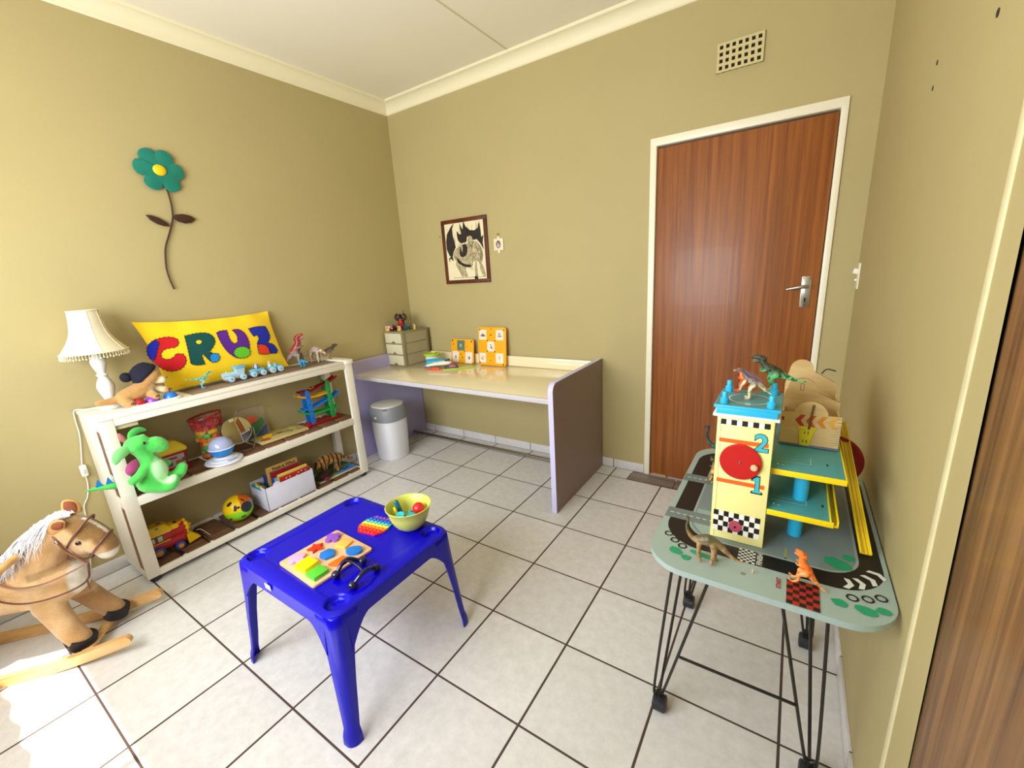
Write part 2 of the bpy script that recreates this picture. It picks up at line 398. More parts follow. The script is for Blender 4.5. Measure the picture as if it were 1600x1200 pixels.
for dx, dz in ((-.014, .068), (.014, .068), (0, -.068)): b.cyl((1.345+dx, YB+.002, 1.202+dz), (1.345+dx, YB-.0008, 1.202+dz), .0028, hd, n=10)
b.bx(1.342, 1.348, YB-.0012, YB+.001, 1.148, 1.166, hd); b.cyl((1.345, YB+.001, 1.166), (1.345, YB-.0012, 1.166), .005, hd, n=12)
pl = b.build('handle_plate', dr)
b = MB(); b.cyl((1.348, YB, 1.228), (1.348, YB-.03, 1.228), .011, hm); b.tube(catmull([(1.352, YB-.035, 1.229), (1.33, YB-.042, 1.230), (1.30, YB-.043, 1.226), (1.262, YB-.040, 1.219)], 5), catmull1([.009, .0095, .008, .0055], 5), hm, 12, round_ends=True)
b.build('door_handle', dr)
# built-in cupboard to the right, flush with the wall
CW = wood('cupboard_veneer', '573a22', '94693c', (3, 30, .8), .38, .05, .1, 1.5)
t = thing('built_in_cupboard', 'tall brown wood-veneer cupboard built into the right wall at the edge of the picture', 'cupboard', (XR+.08, -2.3, 0))
X0 = Matrix.Translation((-XR-.08, 2.3, 0))
b = MB(X0); y1, y0 = -1.757, -1.648
for (a0, a1, c0, c1) in ((y1, y0, -2.345, -2.345), (-2.351, -2.351, -2.945, -2.945)):
    pts = [(a0, 0.01), (a1, 2.24), (c1, 2.24), (c0, 0.01)]
    b.prism([(y, z) for y, z in pts], 0, .02, CW, X=frame3((XR+.022, 0, 0), (0, 1, 0), (0, 0, 1), (-1, 0, 0)))
    o = b.build('cupboard_door', t); b = MB(X0)
b.bx(XR+.03, XR+.14, -2.95, -1.76, 0, 2.245, mat('cupboard_inside', '3a2816', .7)); b.build('carcass', t)

# ============================================================ fittings on the walls
t = thing('air_vent', 'painted air brick with four rows of small square holes, high on the back wall', 'vent', (.968, YB, 2.365))
b = MB(); vp = mat('vent_paint', 'cbbd88', .6); dk = mat('vent_hole', '1a120a', .9)
b.box((0, -.002, 0), (.206, .005, .128), vp, .001)
for i in range(8): b.bx(-.097+i*.0277-.0065 if i else -.103, -.097+i*.0277+.0065 if i < 7 else .103, -.011, -.002, -.064, .064, vp) if False else None
xs = [-.084+.028*i for i in range(7)]; zs = [-.045+.030*j for j in range(4)]
ex = [-.103]+[x for p in [(x-.0078, x+.0078) for x in xs] for x in p]+[.103]
ez = [-.064]+[z for p in [(z-.0085, z+.0085) for z in zs] for z in p]+[.064]
for k in range(0, len(ex), 2): b.bx(ex[k], ex[k+1], -.013, -.004, -.064, .064, vp)
for k in range(0, len(ez), 2): b.bx(-.103, .103, -.0128, -.004, ez[k], ez[k+1], vp)
b.build('grille', t); b = MB(); b.bx(-.1, .1, -.0062, -.0042, -.062, .062, dk); b.build('dark_cavity', t)
t = thing('light_switch', 'white light switch plate on the right wall beside the door', 'switch', (XR, .07, 1.275))
b = MB(); wp = P('switch_plastic', 'efe9d6', .35); b.box((-.003, 0, 0), (.006, .072, .118), wp, .002); b.build('plate', t)
b = MB(); b.box((-.013, .0, .022), (.022, .030, .024), wp, .003, rot=(0, .3, 0)); b.build('rocker', t)
b = MB(); b.box((-.009, .0, -.018), (.012, .012, .010), wp, .002); b.build('rocker', t)
dkm = mat('wall_plug_dark', '33291a', .8)
for (y, z, lb) in ((-1.378, 1.76, 'largest dark wall plug hole, nearest the cupboard high on the right wall'), (-.938, 1.826, 'upper of the pair of small dark plug holes on the right wall'), (-.936, 1.771, 'lower of the pair of small dark plug holes on the right wall')):
    b = MB(); r = .0055 if y < -1 else .0045
    b.lathe([(r*1.25, 0), (r*1.3, .0012), (r*.8, .0016), (r*.7, -.002)], dkm, 14, (XR, y, z), (-1, 0, 0)); tag(b.build('wall_plug'), lb, 'wall plug', 'old wall plugs on the right wall')
b = MB(); b.lathe([(.002, 0), (.002, .006), (.0035, .007), (.003, .0085)], dkm, 12, (-1.115, YB, 1.70), (0, -1, 0)); tag(b.build('wall_nail'), 'tiny nail in the back wall just left of the framed horse drawing', 'nail')
# ============================================================ white shelf trolley
TW = mat('trolley_paint', 'ece6d6', .5, var=.03, vscale=14, bump=.05, bscale=40)
SL = wood('dark_slat', '4a2f1f', '8a6245', (22, 2.2, 22), .5, .08, 0, 1.2)
SLT = wood('weathered_slat', '6b564a', '9d8878', (22, 2.2, 22), .6, .08, 0, 1.2)
RUB = mat('castor_rubber', '22232a', .5)
t = thing('shelf_trolley', 'white painted wooden three-tier shelf trolley with brown slats against the left wall', 'shelf', (-1.39, -1.425, 0))
X0 = Matrix.Translation((1.39, 1.425, 0)); TX0, TX1, TY0, TY1 = -1.543, -1.235, -2.09, -.762
def slats(b, z, m, y0, y1, n, x0=TX0+.02, x1=TX1-.022, gap=.022):
    w = (y1-y0-gap*(n-1))/n
    for k in range(n): b.bx(x0, x1, y0+k*(w+gap), y0+k*(w+gap)+w, z-.012, z, m, .0015)
for nm, z, h, n in (('middle_shelf', .460, .045, 10), ('bottom_shelf', .062, .034, 10)):
    b = MB(X0); slats(b, z-.004, SL, TY0+.05, TY1-.01, n, gap=.018 if z > .4 else .024)
    b.bx(TX0+.015, TX1-.02, TY0+.3, TY0+.34, z-.034, z-.0165, SL)
    b.bx(TX0+.015, TX1-.02, TY1-.34, TY1-.3, z-.034, z-.0165, SL); sh = b.build(nm, t)
    b = MB(X0); b.bx(TX1-.02, TX1, TY0+.05, TY1-.055, z-h, z, TW, .002); b.bx(TX0, TX0+.015, TY0+.02, TY1-.02, z-h, z, TW, .002)
    for k in range(n):   # white cleat ends between the slats
        y = TY0+.05+(k+.96)*(TY1-TY0-.06)/n; b.bx(TX1-.032, TX1-.018, y-.008, y+.006, z-.012, z-.001, TW)
    b.build('shelf_rail', sh)
b = MB(X0); zt = .872
b.bx(TX1-.045, TX1+.004, TY0-.004, TY1-.065, zt-.018, zt, TW, .003); b.bx(TX1-.018, TX1, TY0+.0545, TY1-.0585, zt-.052, zt-.017, TW, .002)
b.bx(TX0, TX0+.04, TY0-.004, TY1-.065, zt-.018, zt, TW, .003); b.bx(TX0+.0395, TX1-.0445, TY0-.004, -1.70, zt-.018, zt-.001, TW, .002)
b.prism(rrect(.33, .075, .02), zt-.022, zt+.004, TW, .004, X=Matrix.Translation((-1.386, TY1-.026, 0)))
b.bx(TX0+.03, TX1-.04, TY0+.4, TY1-.07, zt-.03, zt-.018, TW)
top = b.build('top_shelf', t)
b = MB(X0); b.bx(TX0+.036, TX1-.043, -1.70, TY1-.065, zt-.016, zt-.004, SLT, .001)
for k in range(1, 8): y = -1.70+k*.108; b.bx(TX0+.036, TX1-.043, y-.001, y+.001, zt-.005, zt-.0036, mat('slat_seam', '3c2c22', .9))
b.build('top_slats', top)
b = MB(X0); b.bx(TX1-.03, TX1-.018, TY0+.05, TY0+.14, zt-.075, zt-.052, P('cream_block', 'efe3b8', .5), .002); b.build('corner_block', t)
for nm, (x0, x1, y0, y1) in {'a': (TX1-.018, TX1, TY0, TY0+.054), 'b': (TX0, TX0+.224, TY0, TY0+.02), 'c': (TX1-.018, TX1, TY1-.058, TY1), 'd': (TX0, TX0+.045, TY1-.058, TY1-.01)}.items():
    b = MB(X0); b.bx(x0, x1, y0, y1, .03, zt-(.0185 if y0 < -1.5 else .0225), TW, .002); b.build('post', t)
for z0, z1 in ((.032, .07), (.41, .47), (.80, .854)):
    b = MB(X0); b.bx(TX0+.01, TX1-.004, TY0+.002, TY0+.022, z0, z1, TW, .002); b.build('end_rail', t)
for z0, z1 in ((.03, .06), (.41, .455), (.80, .85)):
    b = MB(X0); b.bx(TX0+.01, TX1-.004, TY1-.036, TY1-.02, z0, z1, TW, .002); b.build('end_rail', t)
for z0, z1 in ((.071, .409), (.471, .512), (.585, .799)):
    b = MB(X0); b.bx(TX0+.2245, TX1-.0185, TY0+.003, TY0+.015, z0, z1, SL, .001); b.build('gap_board', t)
for x in (TX0+.03, TX1-.022):
    for y in (TY0+.03, TY1-.035):
        b = MB(X0); b.cyl((x-.012, y, .0225), (x+.012, y, .0225), .0225, RUB, n=20, bevel=.004); b.box((x, y, .036), (.034, .05, .012), RUB, .004); b.build('castor', t)

# ============================================================ lavender desk
LAV = mat('lavender_laminate', 'a9a3cf', .45); LAVE = mat('lavender_edge', 'cfcaf2', .4); CRM = mat('cream_laminate', 'f0e3bd', .16, coat=.3, var=.01, vscale=4)
EDG = mat('grey_edging', 'c9c5c8', .3); STEEL = mat('brushed_steel', '9c9488', .32, metal=1)
t = thing('changing_desk', 'lavender sided desk with a glossy cream top and raised back rim along the back wall', 'desk', (-.64, -.22, 0))
X0 = Matrix.Translation((.64, .22, 0))
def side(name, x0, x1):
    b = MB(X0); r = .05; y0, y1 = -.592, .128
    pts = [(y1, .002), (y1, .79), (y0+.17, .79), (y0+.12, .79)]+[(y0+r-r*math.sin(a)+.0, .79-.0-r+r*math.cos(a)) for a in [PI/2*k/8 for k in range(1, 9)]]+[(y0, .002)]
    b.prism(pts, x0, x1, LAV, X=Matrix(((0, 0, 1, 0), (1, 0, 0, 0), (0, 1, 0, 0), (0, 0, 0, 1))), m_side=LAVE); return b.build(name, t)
sp_ = side('side_panel', .214, .245); sp_.data.materials.append(mat('taupe_outer_face', '8f7d76', .5))
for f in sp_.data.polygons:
    if f.normal.x > .9 and f.area > .01: f.material_index = 2  # only the outer face of the right panel gets the taupe colour
side('side_panel', XL+.011, XL+.040)
b = MB(X0); b.bx(XL+.04, .214, -.562, .126, .664, .693, CRM, .0012); b.build('worktop', t)
b = MB(X0); b.bx(XL+.04, .214, -.572, -.560, .664, .694, EDG, .002); b.build('edge_strip', t)
b = MB(X0); b.bx(XL+.04, .214, .110, .128, .693, .770, CRM, .002); b.build('back_rim', t)
b = MB(X0); b.bx(XL+.04, XL+.055, -.45, .110, .693, .765, mat('lavender_grey', 'b5abb5', .45), .002); b.build('side_rim', t) if False else b.bm.free()
b = MB(X0); b.cyl((XL+.04, -.03, .037), (.214, -.03, .037), .0115, STEEL); b.build('foot_rail', t)

# ============================================================ nappy bin
t = thing('pedal_bin', 'white round bin with a grey collar and pale lid under the desk', 'bin', (-1.335, -.43, 0))
wb = mat('bin_white', 'e6e6ec', .35); wg = mat('bin_grey', '8d9096', .4)
def sq(rx, ry, z, e=2.6, n=36):
    o = []
    for k in range(n):
        a = 2*PI*k/n; c, s_ = math.cos(a), math.sin(a)
        o.append(Vector((rx*abs(c)**(2/e)*(1 if c > 0 else -1), ry*abs(s_)**(2/e)*(1 if s_ > 0 else -1), z)))
    return o
def sqb(prof, m, n=36): b = MB(); b.rings([sq(r, r*.98, z) for r, z in prof], m); return b
k = .128
sqb([(k*.8, 0), (k*.86, .002), (k*.89, .012), (k*.97, .20), (k*.995, .325)], wb).build('bin_body', t)
sqb([(k*1.0, .322), (k*1.035, .326), (k*1.045, .375), (k*1.02, .42), (k*.93, .438)], wg).build('collar', t)
b = MB(); b.rings([sq(k*r, k*r, z) for r, z in ((.92, .425), (.92, .441), (.88, .448), (.6, .455), (.2, .458))], mat('bin_lid', 'd6d4c8', .4)); b.build('lid', t)
b = MB(); b.ell((.0, -k*1.03, .362), (.014, .005, .010), wb); b.X = Matrix(); o = b.build('button', t); o.rotation_euler = (0, 0, .0)
b = MB(); b.ell((.085, -.10, .425), (.022, .012, .007), mat('bin_hinge', '6f7278', .4), rot=(0, 0, .8)); b.build('catch', t)

# ============================================================ blue plastic children's table
BLU = mat('blue_plastic', '0700b4', .25, spec=.35)
t = thing('kids_table', 'bright royal blue plastic children\'s table in the middle of the tiled floor', 'table', (-.025, -1.76, 0))
tw_, td_ = .580, .520; ZT = .447
b = MB(); cups = [(-.235, -.205), (.235, -.205), (-.235, .205), (.235, .205)]; cr = .036
def topz(x, y):
    ex = max(abs(x)-(tw_/2-.045), 0); ey = max(abs(y)-(td_/2-.045), 0); z = ZT
    # a faint step inside the border
    ins = min(tw_/2-.055-abs(x), td_/2-.05-abs(y)); 
    z -= .0022*max(0, min(1, ins/.006))
    for cx, cy in cups:
        d = math.hypot(x-cx*1.0, y-cy*1.0)
        z -= .017*max(0, min(1, (cr-d)/.008))
    e = math.hypot(ex, ey); z -= .010*(e/.045)**3
    return z
NX, NY = 150, 136; half = (tw_/2, td_/2); rc = .05
def topp(u, v):
    x, y = (2*u-1)*half[0], (2*v-1)*half[1]
    ax, ay = half[0]-rc, half[1]-rc
    if abs(x) > ax and abs(y) > ay:    # pull the grid into the rounded corner
        dx, dy = abs(x)-ax, abs(y)-ay; m_ = max(dx, dy); l = math.hypot(dx, dy)
        if l > 1e-9: dx, dy = dx*m_/l, dy*m_/l
        x = math.copysign(ax+dx, x); y = math.copysign(ay+dy, y)
    return Vector((x, y, topz(x, y)))
b.quadgrid(topp, NX, NY, BLU)
# apron: arched skirt below the rim, outer and inner face
def apron(side_):
    L = half[0] if side_ in 'ab' else half[1]; o_ = half[1] if side_ in 'ab' else half[0]; sgn = 1 if side_ in 'ac' else -1
    def f(u, v, ins=0):
        s_ = (2*u-1)*(L-.045); low = .048+.085*max(0, (abs(s_)-(L-.125))/.08)**1.6; z = ZT-.008-v*low
        off = o_-.001+v*.004*low/.05-ins
        return Vector((s_, sgn*off, z)) if side_ in 'ab' else Vector((sgn*off, s_, z))
    b.quadgrid(lambda u, v: f(u, v), 40, 4, BLU); b.quadgrid(lambda u, v: f(u, v, .0045), 40, 4, BLU)
    b.quadgrid(lambda u, v: f(u, 1, .0045*v), 40, 1, BLU)
for q in 'abcd': apron(q)
b.build('tabletop', t, 50)
def leg(sx, sy):
    """hollow angle leg: an L-shaped shell with a rounded outer corner, tapering down to a boot"""
    b = MB(); secs = []
    for z, w, off, th in ((ZT-.0105, .092, -.0035, .006), (ZT-.016, .088, 0, .006), (ZT-.05, .082, .002, .006), (ZT-.09, .066, .004, .006), (ZT-.16, .055, .008, .006), (.20, .046, .014, .006), (.10, .038, .019, .006), (.055, .034, .022, .006), (.042, .038, .026, .006), (.030, .041, .029, .006), (.004, .043, .031, .006), (0, .042, .031, .006)):
        r = min(.034, w*.7); X_, Y_ = half[0]+off, half[1]+off; o_ = [(X_-w, Y_)]+[(X_-r+r*math.sin(a), Y_-r+r*math.cos(a)) for a in [PI/2*k/6 for k in range(7)]]+[(X_, Y_-w)]
        ri = r-th; i_ = [(X_-th, Y_-w)]+[(X_-th-ri+ri*math.cos(a), Y_-th-ri+ri*math.sin(a)) for a in [PI/2*k/6 for k in range(7)]]+[(X_-w, Y_-th)]
        secs.append([Vector((sx*x, sy*y, z)) for x, y in o_+i_])
    b.rings(secs, BLU); b.build('leg', t, 50)
for sx in (-1, 1):
    for sy in (-1, 1): leg(sx, sy)
b = MB(); b.box((-.06, -half[1]-.0045, ZT-.026), (.035, .002, .020), P('sticker_white', 'd8dce6', .5), .0004, rot=(.05, 0, 0)); b.build('sticker', t)

# ============================================================ toy table on hairpin legs
ZB = .660
ROD = mat('dark_steel_rod', '3a3633', .4, metal=.7); BG = mat('board_greygreen', '9fb2ac', .45, var=.02, vscale=10); BIN = mat('board_inner_grey', '7b8a8c', .4); BK = mat('print_black', '171112', .45)
GRN = P('print_green', '1f9a6c', .5); WHT = P('print_white', 'dfe3e0', .5); RED = P('print_red', 'a8281e', .5); RG = P('print_road_grey', '6f7c7f', .5); BLI = mat('print_pale', '94a7a6', .45)
t = thing('play_table', 'grey-green racetrack board on black hairpin legs with castors by the right wall', 'table', (1.28, -1.22, 0))
X0 = Matrix.Translation((-1.28, 1.22, 0)); b = MB(X0)
def rr2(x0, x1, y0, y1, r, n=8): return rrect(x1-x0, y1-y0, r, n, (x0+x1)/2, (y0+y1)/2)
b.prism(rr2(1.034, 1.541, -1.607, -.800, .10, 10), ZB-.015, ZB, BG, .002)
def pr_(poly, m, k=1, z=None):
    b.poly([(x, y, (z or ZB)+.00025*k) for x, y in poly], m)
pr_(rr2(1.052, 1.532, -1.502, -.84, .105, 12), BK, 1); pr_(rr2(1.104, 1.489, -1.448, -.885, .075, 10), BLI, 2); pr_(rr2(1.110, 1.483, -1.442, -.891, .07, 10), BIN, 3)
pr_([(1.114, -1.30), (1.30, -1.30), (1.16, -1.44), (1.14, -1.42), (1.118, -1.39)], BLI, 4)
for y0, y1 in ((-1.132, -1.078), (-1.382, -1.325)):
    pr_([(1.036, y0), (1.17, y0), (1.17, y1), (1.036, y1)], RG, 5)
    for k in range(7): x = 1.045+k*.018; pr_([(x, (y0+y1)/2-.0015), (x+.011, (y0+y1)/2-.0015), (x+.011, (y0+y1)/2+.0015), (x, (y0+y1)/2+.0015)], WHT, 6)
def checks(x0, x1, y0, y1, nx, ny, ma, mb_, k=5):
    dx, dy = (x1-x0)/nx, (y1-y0)/ny
    for i in range(nx):
        for j in range(ny): pr_([(x0+i*dx, y0+j*dy), (x0+(i+1)*dx, y0+j*dy), (x0+(i+1)*dx, y0+(j+1)*dy), (x0+i*dx, y0+(j+1)*dy)], ma if (i+j) % 2 else mb_, k)
checks(1.240, 1.278, -1.502, -1.448, 6, 8, WHT, BK); checks(1.345, 1.406, -1.604, -1.515, 5, 7, RED, BK)
text_mesh(b, 'FINISH', .0165, frame3((1.288, -1.475, ZB+.0014), (0, 1, 0), (-1, 0, 0)), WHT, .00001, .0004)
text_mesh(b, 'START', .013, frame3((1.330, -1.545, ZB+.0014), (0, 1, 0), (-1, 0, 0)), RED, .00001, .0004)
def ring(x, y, r):
    o_ = circ(r, 24, x, y); i_ = circ(r*.66, 24, x, y)
    for k in range(24): pr_([o_[k], o_[(k+1) % 24], i_[(k+1) % 24], i_[k]], BK, 5)
for x, y in ((1.068, -1.467), (1.089, -1.490), (1.112, -1.507), (1.465, -1.522), (1.492, -1.512), (1.516, -1.496)): ring(x, y, .0115)
def blob(x, y, rx, ry, a=0, sd=0):
    rn = random.Random(sd); p = []; ry *= 1.45
    for k in range(14):
        q = 2*PI*k/14; r = 1+rn.uniform(-.13, .13); u, v = rx*r*math.cos(q), ry*r*math.sin(q); p.append((x+u*math.cos(a)-v*math.sin(a), y+u*math.sin(a)+v*math.cos(a)))
    pr_(p, GRN, 6)
for i, q in enumerate([(1.101, -1.534, .017, .009, -.5), (1.129, -1.551, .012, .007, 0), (1.165, -1.522, .034, .006, -.15), (1.441, -1.551, .015, .008, -.3), (1.487, -1.553, .020, .010, -.2), (1.515, -1.539, .013, .007, -.1), (1.446, -1.405, .028, .015, -.5), (1.470, -1.370, .014, .010, -.4)]): blob(*q, sd=i)
for (x, y, a) in ((1.462, -1.476, -.1), (1.484, -1.464, .25), (1.504, -1.440, .6), (1.519, -1.412, .95)):
    m_ = Matrix.Translation((x, y, 0)) @ Matrix.Rotation(a, 4, 'Z')
    q = [(-.010, .018), (.001, .018), (.010, 0), (.001, -.018), (-.010, -.018), (-.001, 0)]
    b.poly([m_ @ Vector((u, v, ZB+.0015)) for u, v in q], WHT)
for p in ([(1.338, -1.442), (1.343, -1.442), (1.343, -1.395), (1.338, -1.395)], [(1.338, -1.442), (1.358, -1.442), (1.358, -1.438), (1.338, -1.438)]): pr_(p, P('print_olive', '9da04f', .5), 5)
b.poly([(x, y, ZB+.0004) for x, y in circ(.006, 12, 1.258, -1.548)], mat('scuff', '7f8a70', .6)); b.build('printed_board', t)
feet = [(1.055, -1.452, -1, -1), (1.047, -.962, -1, 1), (1.446, -1.450, 1, -1), (1.446, -.960, 1, 1)]
for fx, fy, sx, sy in feet:
    b = MB(X0); top_ = ZB-.015; A = (fx+.04 if sx < 0 else fx-.018, fy-.062 if sy < 0 else fy-.02, top_); Bp = (fx+.14 if sx < 0 else fx-.115, fy-.066 if sy < 0 else fy-.02, top_); Cp = (fx+.05*(1 if sx < 0 else -1), fy+.075*(1 if sy < 0 else -1), top_)
    if sy > 0: A = (fx+.02*(-sx), fy+.04, top_); Bp = (fx+.11*(-sx), fy+.035, top_); Cp = (fx+.04*(-sx), fy-.06, top_)
    bot = Vector((fx, fy, .072))
    if A[0] > Bp[0]: A, Bp = Bp, A
    b.tube(catmull([A, bot+Vector((-.016, 0, .03)), bot+Vector((-.006, 0, .003)), bot+Vector((.006, 0, .003)), bot+Vector((.016, 0, .03)), Bp], 6), .0042, ROD, 8)
    b.tube([Cp, bot+Vector((0, .004*(-sy), .006))], .0042, ROD, 8); b.bx(A[0]-.01 if A[0] < Bp[0] else Bp[0]-.01, (Bp[0] if A[0] < Bp[0] else A[0])+.01, min(A[1], Cp[1])-.008, max(A[1], Cp[1])+.008, ZB-.0175, ZB-.015, ROD)
    b.build('hairpin_leg', t)
    b = MB(X0); b.cyl((fx, fy, .045), (fx, fy, .075), .005, ROD, n=10); b.tube([(fx-.017, fy+.004, .026), (fx+.017, fy+.004, .026)], .026, RUB, 24)
    b.tube([(fx-.020, fy+.004, .026), (fx-.017, fy+.004, .026)], [.020, .026], RUB, 24); b.tube([(fx+.017, fy+.004, .026), (fx+.020, fy+.004, .026)], [.026, .020], RUB, 24)
    b.box((fx, fy-.004, .050), (.030, .040, .014), RUB, .006); b.build('castor', t)
b = MB(X0); b.cyl((1.112, -1.474, .262), (1.400, -1.474, .264), .0042, ROD, n=8); b.build('cross_bar', t)

# ============================================================ toy garage
CY = P('garage_blue', '2cb6e6', .4); DECK = mat('deck_teal', '4c9a9e', .4, var=.03, vscale=30); YEL = P('garage_yellow', 'f3d312', .4); PY = P('tower_yellow', 'f4eb9a', .45); WL = P('ledge_cream', 'efeadf', .45)
RD = P('disc_red', 'c01d1c', .35); ORG = P('stripe_orange', 'f2661c', .45); TEAL = P('numeral_teal', '3fb7c4', .45)
t = thing('toy_garage', 'toy parking garage with a pale yellow tower, teal decks and a yellow ramp', 'toy garage', (1.28, -1.25, ZB+.002))
X0 = Matrix.Translation((-1.28, 1.25, -ZB-.002))
b = MB(X0); x0, x1, y0, y1 = 1.1655, 1.2895, -1.425, -1.285
b.bx(x0, x1, y0, y1, ZB+.002, 1.006, PY, .001)
b.bx(x0+.009, x0+.0098, y0-.0003, y0, ZB+.004, 1.0, mat('tower_seam', '7c7748', .7))
F = frame3((0, y0-.0004, 0), (1, 0, 0), (0, 0, 1), (0, -1, 0))
def fp(poly, m, k=1): b.poly([F @ Vector((x, z, .00015*k)) for x, z in poly], m)
def rect(a, c, e, g): return [(a, e), (c, e), (c, g), (a, g)]
for k in range(5):
    x = 1.1800+k*.0238; fp(rect(x-.0062, x+.0062, .9865, 1.0005), BK, 2)
    if k < 4: fp(rect(x+.0062, x+.0176, .9865, 1.0005), WL, 1)
for zc in (.944, .832): fp(rect(1.1725, 1.281, zc-.0055, zc+.0055), ORG, 1)
nx, nz = 9, 4; dx, dz = (1.2795-1.1715)/nx, .0605/nz
for i in range(nx):
    for j in range(nz): fp(rect(1.1715+i*dx, 1.1715+(i+1)*dx, .684+j*dz, .684+(j+1)*dz), BK if (i+j) % 2 == 1 else WL, 2)
one = [(-.011, -.023), (.011, -.023), (.011, -.0165), (.0050, -.0165), (.0050, .023), (-.0025, .023), (-.012, .0155), (-.012, .0085), (-.0045, .012), (-.0045, -.0165), (-.011, -.0165)]
fp([(1.265+x*1.16, .836+z*1.09) for x, z in one], BK, 3); fp([(1.265+x*.86, .836+z*.95) for x, z in one], TEAL, 4)
for s_, zc in (('2', .9465),):
    text_mesh(b, s_, .062, frame3((1.266, y0-.0006, zc), (1, 0, 0), (0, 0, 1)), BK, .0001, .0030); text_mesh(b, s_, .062, frame3((1.266, y0-.0009, zc), (1, 0, 0), (0, 0, 1)), TEAL, .0001, .0015)
b.build('tower', t)
b = MB(X0); b.bx(x0-.011, x1+.010, y0-.002, y1+.01, 1.006, 1.0135, WL, .001); b.build('ledge', t)
b = MB(X0); b.bx(x0-.004, x1+.004, y0+.000, y1+.01, 1.0135, 1.030, CY, .001); b.bx(x0-.010, x1+.010, y0-.002, y1+.02, 1.029, 1.0365, CY, .001)
b.poly([(x0-.008, y0, 1.0367), (x1+.008, y0, 1.0367), (x1+.008, y1+.018, 1.0367), (x0-.008, y1+.018, 1.0367)], mat('roof_teal', '5d9aa0', .4))
for r in (.048,):
    o_ = circ(r, 30, 1.228, -1.352); i_ = circ(r-.003, 30, 1.228, -1.352)
    for k in range(30): b.poly([(*o_[k], 1.0369), (*o_[(k+1) % 30], 1.0369), (*i_[(k+1) % 30], 1.0369), (*i_[k], 1.0369)], WHT)
b.poly([(1.222, -1.406, 1.0371), (1.234, -1.406, 1.0371), (1.234, -1.394, 1.0371), (1.222, -1.394, 1.0371)], WHT)
rf = b.build('roof', t)
for x, y in ((1.177, -1.408), (1.279, -1.412), (1.279, -1.290), (1.174, -1.292)):
    b = MB(X0); b.lathe([(.0095, 0), (.010, .001), (.010, .0135), (.0065, .016), (.0065, .029), (.0055, .031)], CY, 20, (x, y, 1.0365)); b.build('peg', rf)
b = MB(X0); b.lathe([(.046, 0), (.047, .001), (.047, .006), (.0455, .0075), (.0001, .0075)], RD, 48, (1.224, y0-.001, .893), (0, -1, 0)); b.lathe([(.003, .0075), (.003, .009), (.001, .0095)], STEEL, 12, (1.224, y0-.001, .893), (0, -1, 0)); ds = b.build('dial', t)
b = MB(X0); b.lathe([(.004, .0075), (.004, .010), (.008, .013), (.008, .018), (.005, .021)], P('knob_wood', 'd9bd90', .4), 20, (1.256, y0-.001, .888), (0, -1, 0)); b.build('knob', ds)
b = MB(X0); b.lathe([(.0155, 0), (.0158, .003), (.0150, .005), (.0001, .005)], P('disc_dusty_pink', 'b04a5e', .4), 30, (1.2245, y0-.001, .708), (0, -1, 0)); b.cyl((1.2245, y0-.005, .708), (1.2245, y0-.0085, .708), .0025, BK, n=10); b.build('winch_wheel', t)
def deck(name, z, y0, x1, dbl):
    b = MB(X0); b.bx(1.2905, x1, y0, -.985, z-.012, z, DECK, .0005)
    lm = mat('deck_line', 'a9cfd0', .5); zz_ = z+.0003
    for (ax, bx_, ay, by) in ((1.30, 1.372, y0+.055, y0+.057), (1.372, 1.374, y0+.055, y0+.10), (1.30, 1.345, y0+.075, y0+.0765), (1.312, 1.318, y0+.028, y0+.034), (1.302, 1.306, y0+.028, y0+.040)): b.poly([(ax, ay, zz_), (bx_, ay, zz_), (bx_, by, zz_), (ax, by, zz_)], lm)
    b.poly([(1.405, y0+.065, zz_), (1.409, y0+.065, zz_), (1.409, y0+.078, zz_), (1.405, y0+.078, zz_)], BK)
    d = b.build(name, t)
    b = MB(X0); b.bx(1.2905, x1+.002, y0-.003, y0, z-.014, z+.0006, YEL, .0005)
    if dbl:
        for xx in (x1-.004, x1+.010): b.bx(xx-.0015, xx+.0015, y0-.001, -.99, z-.012, z+.005, YEL, .0005)
        b.bx(x1-.004, x1+.010, y0-.001, -.99, z-.012, z-.008, P('ramp_yellow_dark', 'd9b60f', .5))
    else: b.bx(x1-.001, x1+.002, y0-.001, -1.0, z-.012, z+.0006, YEL, .0005)
    b.build('yellow_rim', d)
deck('parking_deck', .877, -1.398, 1.440, False); deck('parking_deck', .775, -1.420, 1.424, True)
for x, y, z0, z1 in ((1.357, -1.318, ZB+.002, .763), (1.360, -1.328, .775, .865), (1.357, -1.06, ZB+.002, .763), (1.36, -1.06, .775, .865)):
    b = MB(X0); b.cyl((x, y, z0), (x, y, z1), .0165, CY, n=28); b.build('pillar', t)
# long yellow ramp
b = MB(X0); A = Vector((1.455, -.985, .884)); B_ = Vector((1.504, -1.345, .668)); d = (B_-A); sx_ = Vector((1, 0, 0)); nrm = sx_.cross(d).normalized()*-1
if nrm.z < 0: nrm = -nrm
def ramp_strip(u0, u1, h0, h1, m):
    rs = []
    for p in (A, B_): rs.append([p+sx_*u0+nrm*h0, p+sx_*u1+nrm*h0, p+sx_*u1+nrm*h1, p+sx_*u0+nrm*h1])
    b.rings(rs, m)
ramp_strip(-.0115, .0115, -.002, .0015, P('ramp_yellow', 'e6c414', .45))
for u in (-.0115, .0085): ramp_strip(u, u+.003, .0015, .0065, YEL)
for u in (-.004, .003): ramp_strip(u, u+.0012, .0015, .003, P('ramp_groove', 'b7940f', .5))
b.build('ramp', t)
b = MB(X0); b.lathe([(.078, 0), (.080, .001), (.080, .007), (.076, .008), (.070, .0065), (.0001, .0065)], P('wheel_dark_red', '9c1514', .35), 48, (1.436, -1.045, .782), (0, -1, 0)); b.build('big_wheel', t)

